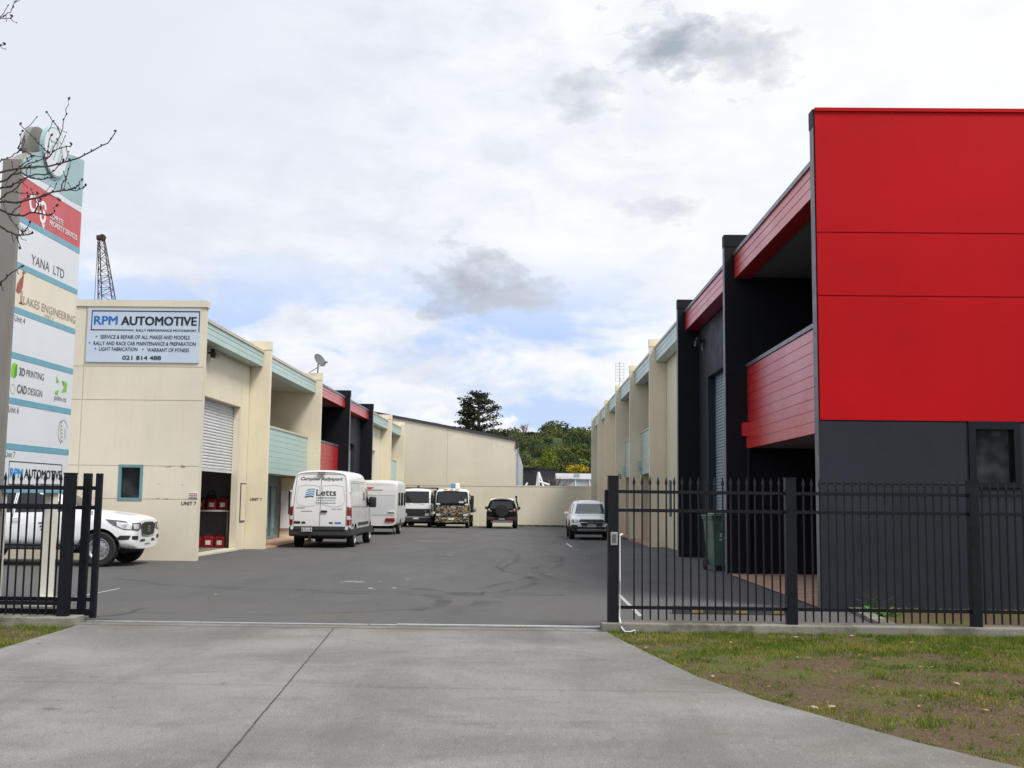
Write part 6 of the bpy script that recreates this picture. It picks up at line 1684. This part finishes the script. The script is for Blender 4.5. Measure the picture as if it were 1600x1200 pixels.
# ---- cab-over trucks
def truck(name, label, x, y, face, bumper, w, zbase):
    c = car(name, label, 'truck', (x, y+3.0, zbase), 180, w/2, 6.0); h = w/2
    def ts(xx, zb, zr, k=1.0, lean=0.0, mid=1.38):
        return [(xx, 0, zb), (xx, h*k*.92, zb), (xx, h*k, zb+.06), (xx, h*k, .95), (xx+lean*.1, h*k*.995, mid), (xx+lean*.7, h*k*.96, zr-.20), (xx+lean, h*k*.90, zr-.05), (xx+lean, 0, zr)]
    S = [ts(1.25, .62, 2.32, .97, 0), ts(1.27, .60, 2.38, 1), ts(1.45, .58, 2.42), ts(2.3, .58, 2.43), ts(2.66, .58, 2.40, 1, -.16), ts(2.90, .58, 2.36, .99, -.28), ts(2.98, .58, 2.30, .97, -.32), ts(3.0, .60, 2.26, .92, -.33)]
    c.body(S, face, [(2.15, .40, .46, .4)])
    c.decal('windscreen', M['glass'], [([(-h*.86, 1.50), (h*.86, 1.50), (h*.82, 2.22), (-h*.82, 2.22)], 'x', 1)], off=.010, cuts=4)
    for s in (1, -1):
        c.decal('window', M['glass'], [([(1.5, 1.45), (1.5, 2.18), (2.4, 2.18), (2.72, 1.5)], 'y', s)], off=.008)
        mb = MB(); mb.bbox((2.78, s*(h+.06), 1.50), (2.90, s*(h+.27), 1.98), .04); mb.tube([(2.75, s*h*.95, 2.05), (2.84, s*(h+.14), 1.95)], .018, 5); mb.build('mirror', M['black_plastic'], c.root)
        c.wheel(2.15, s, .38, .22, w-.30); c.wheel(-1.4, s, .38, .40, w-.35)
    c.box('bumper', bumper, (2.82, -h*.98, .32), (3.07, h*.98, .62), .04)
    c.box('chassis', M['under'], (-2.9, -.42, .45), (2.6, .42, .70), .02); c.box('underbody', M['under'], (1.2, -h*.85, .22), (2.85, h*.85, .60), .04)
    mb = MB(); mb.tube([(2.99, .55, 1.50), (2.985, .1, 1.60), (2.97, -.15, 1.52)], .012, 5); mb.tube([(2.99, -.35, 1.5), (2.98, -.6, 1.62)], .012, 5); mb.build('wiper', M['black_plastic'], c.root)
    return c, h
c, h = truck('truck', 'white cab over truck with a black grille parked beside the caravan', -6.83, 68.0, M['white'], M['grey_plastic'], 1.86, gz(68))
c.decal('grille', M['black_plastic'], [([(-h*.93, .66), (h*.93, .66), (h*.93, 1.14), (-h*.93, 1.14)], 'x', 1)], off=.012, cuts=3)
mb = MB(); c.strip(mb, [(-h*.9, 1.06), (h*.9, 1.06)], .03, 'x', 1, .018); c.strip(mb, [(-h*.9, .92), (h*.9, .92)], .03, 'x', 1, .018); mb.build('grille_bar', M['grey_plastic'], c.root)
c.tail_text('grille_lettering', M['rim'], [('FUSO', .30, .62, .96, 1.03)], 'x', 1, .03)
for s in (1, -1): c.decal('headlight', M['lamp_clear'], [([(s*h*.60, .70), (s*h*.60, .86), (s*h*.90, .88), (s*h*.90, .70)], 'x', 1)], off=.018)
pl = c.box('number_plate', M['plate'], (3.07, -.17, .50), (3.085, .17, .60), 0)
c.box('deck', M['black_plastic'], (-3.0, -1.05, .95), (1.05, 1.05, 1.10), .02)
mb = MB()
for s in (1, -1): mb.box((1.0, s*1.16-.05, .62), (1.1, s*1.16+.05, 2.47))
mb.box((1.0, -1.2, 2.40), (1.1, 1.2, 2.48)); mb.box((1.02, 0.9, .95), (1.08, 1.15, 2.3)); mb.box((1.02, -1.15, .95), (1.08, -.9, 2.3)); mb.build('headboard', M['dark_shed'], c.root)
mb = MB(); mb.lathe([(.07, 0), (.07, .12), (.04, .18), (0, .19)], (1.8, .0, 2.42), 'z', 12); mb.build('beacon', M['black_plastic'], c.root)
c, h = truck('truck', 'flatbed truck with a yellow and black camouflage front panel', -4.50, 66.5, M['white'], M['camo'], 2.10, gz(66.5))
cab = [o for o in bpy.data.objects if o.parent == c.root and o.name.startswith('body')][0]
cab.data.materials.append(M['camo'])
for p in cab.data.polygons:
    if p.center.z < 1.43 and p.material_index == 0: p.material_index = len(cab.data.materials)-1
c.decal('windscreen_surround', M['black_paint'], [([(-h*.95, 1.36), (h*.95, 1.36), (h*.88, 2.32), (-h*.88, 2.32)], 'x', 1)], off=.006, cuts=4)
mb = MB()
for y in (-.42, -.05, .30): mb.bbox((2.70, y-.12, 2.30), (2.80, y+.12, 2.36), .01)
mb.build('marker_light', M['lamp_orange'], c.root)
c.box('windscreen_notice', M['plate'], (2.905, .42, 1.53), (2.925, .70, 1.63), 0); c.box('windscreen_notice', M['plate'], (2.87, .76, 1.53), (2.90, .86, 1.78), 0)
for s in (1, -1):
    c.decal('headlight', M['lamp_clear'], [([(s*h*.66, .74), (s*h*.66, .86), (s*h*.90, .88), (s*h*.90, .74)], 'x', 1)], off=.014)
c.decal('grille', M['black_plastic'], [([(-.55, .70), (.55, .70), (.55, .78), (-.55, .78)], 'x', 1)], off=.012)
pl = c.box('number_plate', M['plate'], (3.07, -.20, .50), (3.085, .14, .62), 0)
c.box('deck', M['black_plastic'], (-3.0, -1.18, .92), (1.05, 1.18, 1.12), .02); c.box('side_rail', M['galv'], (-2.8, 1.15, 1.1), (.9, 1.22, 1.25), .01)
c.box('toolbox', M['black_plastic'], (.4, -1.2, 1.12), (1.05, 1.2, 1.75), .03)
mb = MB(); mb.bbox((1.1, -.20, 2.44), (1.7, .20, 2.72), .05); mb.build('winch_box', M['blue_box'], c.root)
mb = MB(); mb.bbox((1.65, .10, 2.42), (1.85, .38, 2.74), .05); mb.build('winch_cover', M['white'], c.root)

# ---- black off-roader with a white roof, seen from behind
c = car('off_road_car', 'black boxy off-roader with a white roof and spare wheel on its back door', 'car', (-1.485, 69.3, gz(68)), 0, .93, 4.6)
S = [st(-2.25, .52, .86, 1.14, .84, 1.66, .66, .12), st(-2.27, .50, .91, 1.15, .89, 1.74, .70, .12), st(-2.18, .48, .93, 1.16, .92, 1.80, .73, .10), st(-1.7, .48, .94, 1.17, .93, 1.82, .74), st(.1, .48, .94, 1.17, .93, 1.82, .74), st(.5, .48, .94, 1.17, .93, 1.76, .73),
     st(.85, .48, .94, 1.15, .93, 1.30, .76), st(1.0, .48, .94, 1.12, .93, 1.24, .78), st(1.8, .48, .94, 1.06, .92, 1.17, .76), st(2.1, .50, .90, 1.0, .88, 1.12, .72), st(2.2, .52, .82, .95, .80, 1.05, .62)]
c.body(S, M['black_paint'], [(-1.35, .42, .48, .4), (1.35, .42, .48, .4)])
S2 = [[(-2.06, 0, 1.70), (-2.06, .66, 1.68), (-2.06, .74, 1.72), (-2.06, .68, 1.80), (-2.06, .4, 1.845), (-2.06, 0, 1.86)], [(-2.16, 0, 1.70), (-2.16, .68, 1.68), (-2.16, .77, 1.72), (-2.12, .71, 1.81), (-2.12, .42, 1.855), (-2.12, 0, 1.87)],
      [(-1.9, 0, 1.70), (-1.9, .69, 1.68), (-1.9, .79, 1.72), (-1.9, .73, 1.83), (-1.9, .42, 1.87), (-1.9, 0, 1.88)], [(.1, 0, 1.70), (.1, .69, 1.68), (.1, .78, 1.72), (.1, .73, 1.83), (.1, .42, 1.87), (.1, 0, 1.88)], [(.4, 0, 1.70), (.4, .66, 1.68), (.4, .72, 1.72), (.4, .66, 1.80), (.4, .4, 1.84), (.4, 0, 1.85)]]
me = hull_mesh(S2, 1); me.materials.append(M['white']); o = bpy.data.objects.new('roof', me); COL.objects.link(o); o.parent = c.root
for p in me.polygons: p.use_smooth = True
c.decal('rear_window', M['glass'], [([(-.70, 1.22), (.70, 1.22), (.62, 1.66), (-.62, 1.66)], 'x', -1)], off=.008)
for s in (1, -1):
    c.decal('window', M['glass'], [([(-2.0, 1.22), (-1.95, 1.64), (-1.2, 1.66), (-1.2, 1.22)], 'y', s)]); c.decal('window', M['glass'], [([(-.9, 1.22), (-.9, 1.66), (.35, 1.64), (.72, 1.24)], 'y', s)])
    c.decal('tail_light', M['lamp_red'], [([(s*.74, 1.04), (s*.74, 1.22), (s*.86, 1.22), (s*.86, 1.04)], 'x', -1)], off=.016)
    c.decal('tail_lens', M['lamp_clear'], [([(s*.73, 1.12), (s*.73, 1.20), (s*.80, 1.20), (s*.80, 1.12)], 'x', -1)], off=.020)
    c.box('bumper_light', M['lamp_red'], (-2.42, s*.58-.09, .57), (-2.385, s*.58+.09, .64), .01)
    mb = MB(); mb.bbox((.55, s*.93, 1.14), (.68, s*1.13, 1.32), .04); mb.build('mirror', M['black_plastic'], c.root)
    c.box('wheel_flare', M['grey_plastic'], (-1.86, s*.93-.02, .86), (-.84, s*.93+.03, .96), .02)
    for x in (-1.35, 1.35): c.wheel(x, s, .43, .29, 1.62, 'steel', True)
c.box('rear_bumper', M['black_plastic'], (-2.40, -.92, .48), (-2.15, .92, .70), .04)
mb = MB(); mb.bbox((-2.30, -.66, .36), (-2.1, .66, .46), .03); mb.build('tow_bar', M['galv'], c.root)
c.box('number_plate', M['plate'], (-2.425, -.18, .55), (-2.40, .18, .65), 0)
mb = MB(); mb.lathe([(0, -2.56), (.24, -2.56), (.38, -2.55), (.425, -2.50), (.425, -2.34), (.38, -2.28), (0, -2.28)], (0, -.02, 1.10), 'x', 30); sw = mb.build('spare_wheel', M['tyre'], c.root); fixnormals(sw)
mb = MB(); mb.tube([(.9, -.98, 1.1), (.7, -.97, 1.35), (.45, -.86, 1.72), (.42, -.86, 1.93)], .045, 8); mb.bbox((.36, -.93, 1.88), (.52, -.79, 2.02), .03); mb.build('snorkel', M['black_plastic'], c.root)
for y0, y1 in ((.62, .72), (-.68, -.46)): c.decal('badge', M['rim'], [([(y0, 1.06), (y1, 1.06), (y1, 1.10), (y0, 1.10)], 'x', -1)], off=.012, cuts=1)

# ---- white crossover facing the gate on the right
c = car('crossover_car', 'white crossover wagon with black lower cladding facing the gate', 'car', (2.80, 48.95, gz(47)), 180, .93, 4.85)
S = [st(-2.38, .42, .78, .95, .76, 1.20, .66, .15), st(-2.3, .36, .90, 1.0, .87, 1.45, .72, .3), st(-1.9, .34, .93, 1.02, .91, 1.62, .73), st(-1.2, .33, .93, 1.0, .92, 1.67, .73), st(.0, .33, .93, .98, .92, 1.67, .74), st(.35, .33, .93, .97, .91, 1.60, .76),
     st(1.15, .33, .93, .97, .90, 1.13, .74), st(1.32, .33, .93, .95, .90, 1.06, .76), st(1.9, .33, .925, .88, .88, .99, .74), st(2.2, .34, .88, .80, .84, .93, .68), st(2.36, .36, .76, .72, .72, .85, .56), st(2.41, .40, .62, .68, .60, .80, .46)]
c.body(S, M['white'], [(1.42, .36, .42, .4), (-1.32, .36, .42, .4)])
c.decal('windscreen', M['glass_mid'], [([(-.80, 1.09), (.80, 1.09), (.67, 1.52), (-.67, 1.52)], 'x', 1)], off=.016, cuts=9)
c.decal('grille', M['black_plastic'], [([(-.56, .80), (-.44, .58), (.44, .58), (.56, .80), (.46, .87), (-.46, .87)], 'x', 1)], off=.018, cuts=8)
mb = MB(); c.strip(mb, [(-.56, .80), (-.44, .58), (.44, .58), (.56, .80)], .028, 'x', 1, .026); c.strip(mb, [(-.50, .74), (.50, .74)], .02, 'x', 1, .026)
for k in range(12):
    a, b = 2*pi*k/12, 2*pi*(k+1)/12; c.strip(mb, [(.08*cos(a), .735+.045*sin(a)), (.08*cos(b), .735+.045*sin(b))], .014, 'x', 1, .024)
mb.build('grille_trim', M['chrome'], c.root)
c.decal('lower_cladding', M['black_plastic'], [([(-.72, .40), (.72, .40), (.66, .56), (-.66, .56)], 'x', 1)], off=.010, cuts=4)
mb = MB(); c.strip(mb, [(-.55, .44), (.55, .44)], .035, 'x', 1, .02); mb.build('skid_trim', M['rim'], c.root)
for s in (1, -1):
    c.decal('headlight', M['lamp_smoke'], [([(s*.56, .74), (s*.58, .84), (s*.80, .86), (s*.80, .73)], 'x', 1), ([(1.95, .86), (2.30, .82), (2.32, .70), (2.15, .76)], 'y', s)], off=.012, cuts=4)
    c.decal('lamp_core', M['lamp_clear'], [([(s*.60, .765), (s*.61, .82), (s*.74, .83), (s*.74, .765)], 'x', 1)], off=.018)
    c.decal('fog_surround', M['black_plastic'], [([(s*.60, .40), (s*.60, .62), (s*.84, .64), (s*.86, .40)], 'x', 1), ([(2.0, .42), (2.0, .60), (2.32, .60), (2.3, .42)], 'y', s)], off=.012, cuts=4)
    c.decal('side_cladding', M['black_plastic'], [([(-.85, .34), (-.85, .50), (.98, .50), (.98, .34)], 'y', s)], off=.012)
    for x in (1.42, -1.32):
        mb = MB(); mb.tube([(x+.45*cos(radians(a)), s*.90, .36+.45*sin(radians(a))) for a in range(-8, 189, 14)], .045, 6); mb.build('arch_trim', M['black_plastic'], c.root)
    c.decal('window', M['glass'], [([(1.02, 1.06), (.38, 1.46), (.0, 1.55), (-.30, 1.56), (-.30, 1.06)], 'y', s)]); c.decal('window', M['glass'], [([(-.36, 1.06), (-.36, 1.56), (-1.6, 1.54), (-2.0, 1.20), (-1.9, 1.08)], 'y', s)])
    mb = MB(); mb.bbox((.80, s*.93, 1.02), (.95, s*1.12, 1.17), .04); mb.build('mirror', M['white'], c.root)
    mb = MB(); R_ = [c.cast('z', 1, x, s*.50, 0.0) for x in (-1.7, -1.4, -.7, -.1, .1)]; mb.tube([R_[0]]+[p+Vector((0, 0, .075)) for p in R_[1:4]]+[R_[4]], .026, 6); mb.build('roof_rail', M['rim'], c.root)
    for x in (1.42, -1.32): c.wheel(x, s, .35, .23, 1.62, 'alloy', True)
pl = c.box('number_plate', M['plate'], (2.43, -.18, .55), (2.45, .18, .66), 0)
mb = MB(); text(mb, 'NPE731', -.15, .15, .575, .64, lambda u, v: (2.453, u, v), .03); mb.build('plate_text', M['ink'], pl)
c.box('underbody', M['under'], (-2.2, -.75, .22), (2.2, .75, .36), .03)
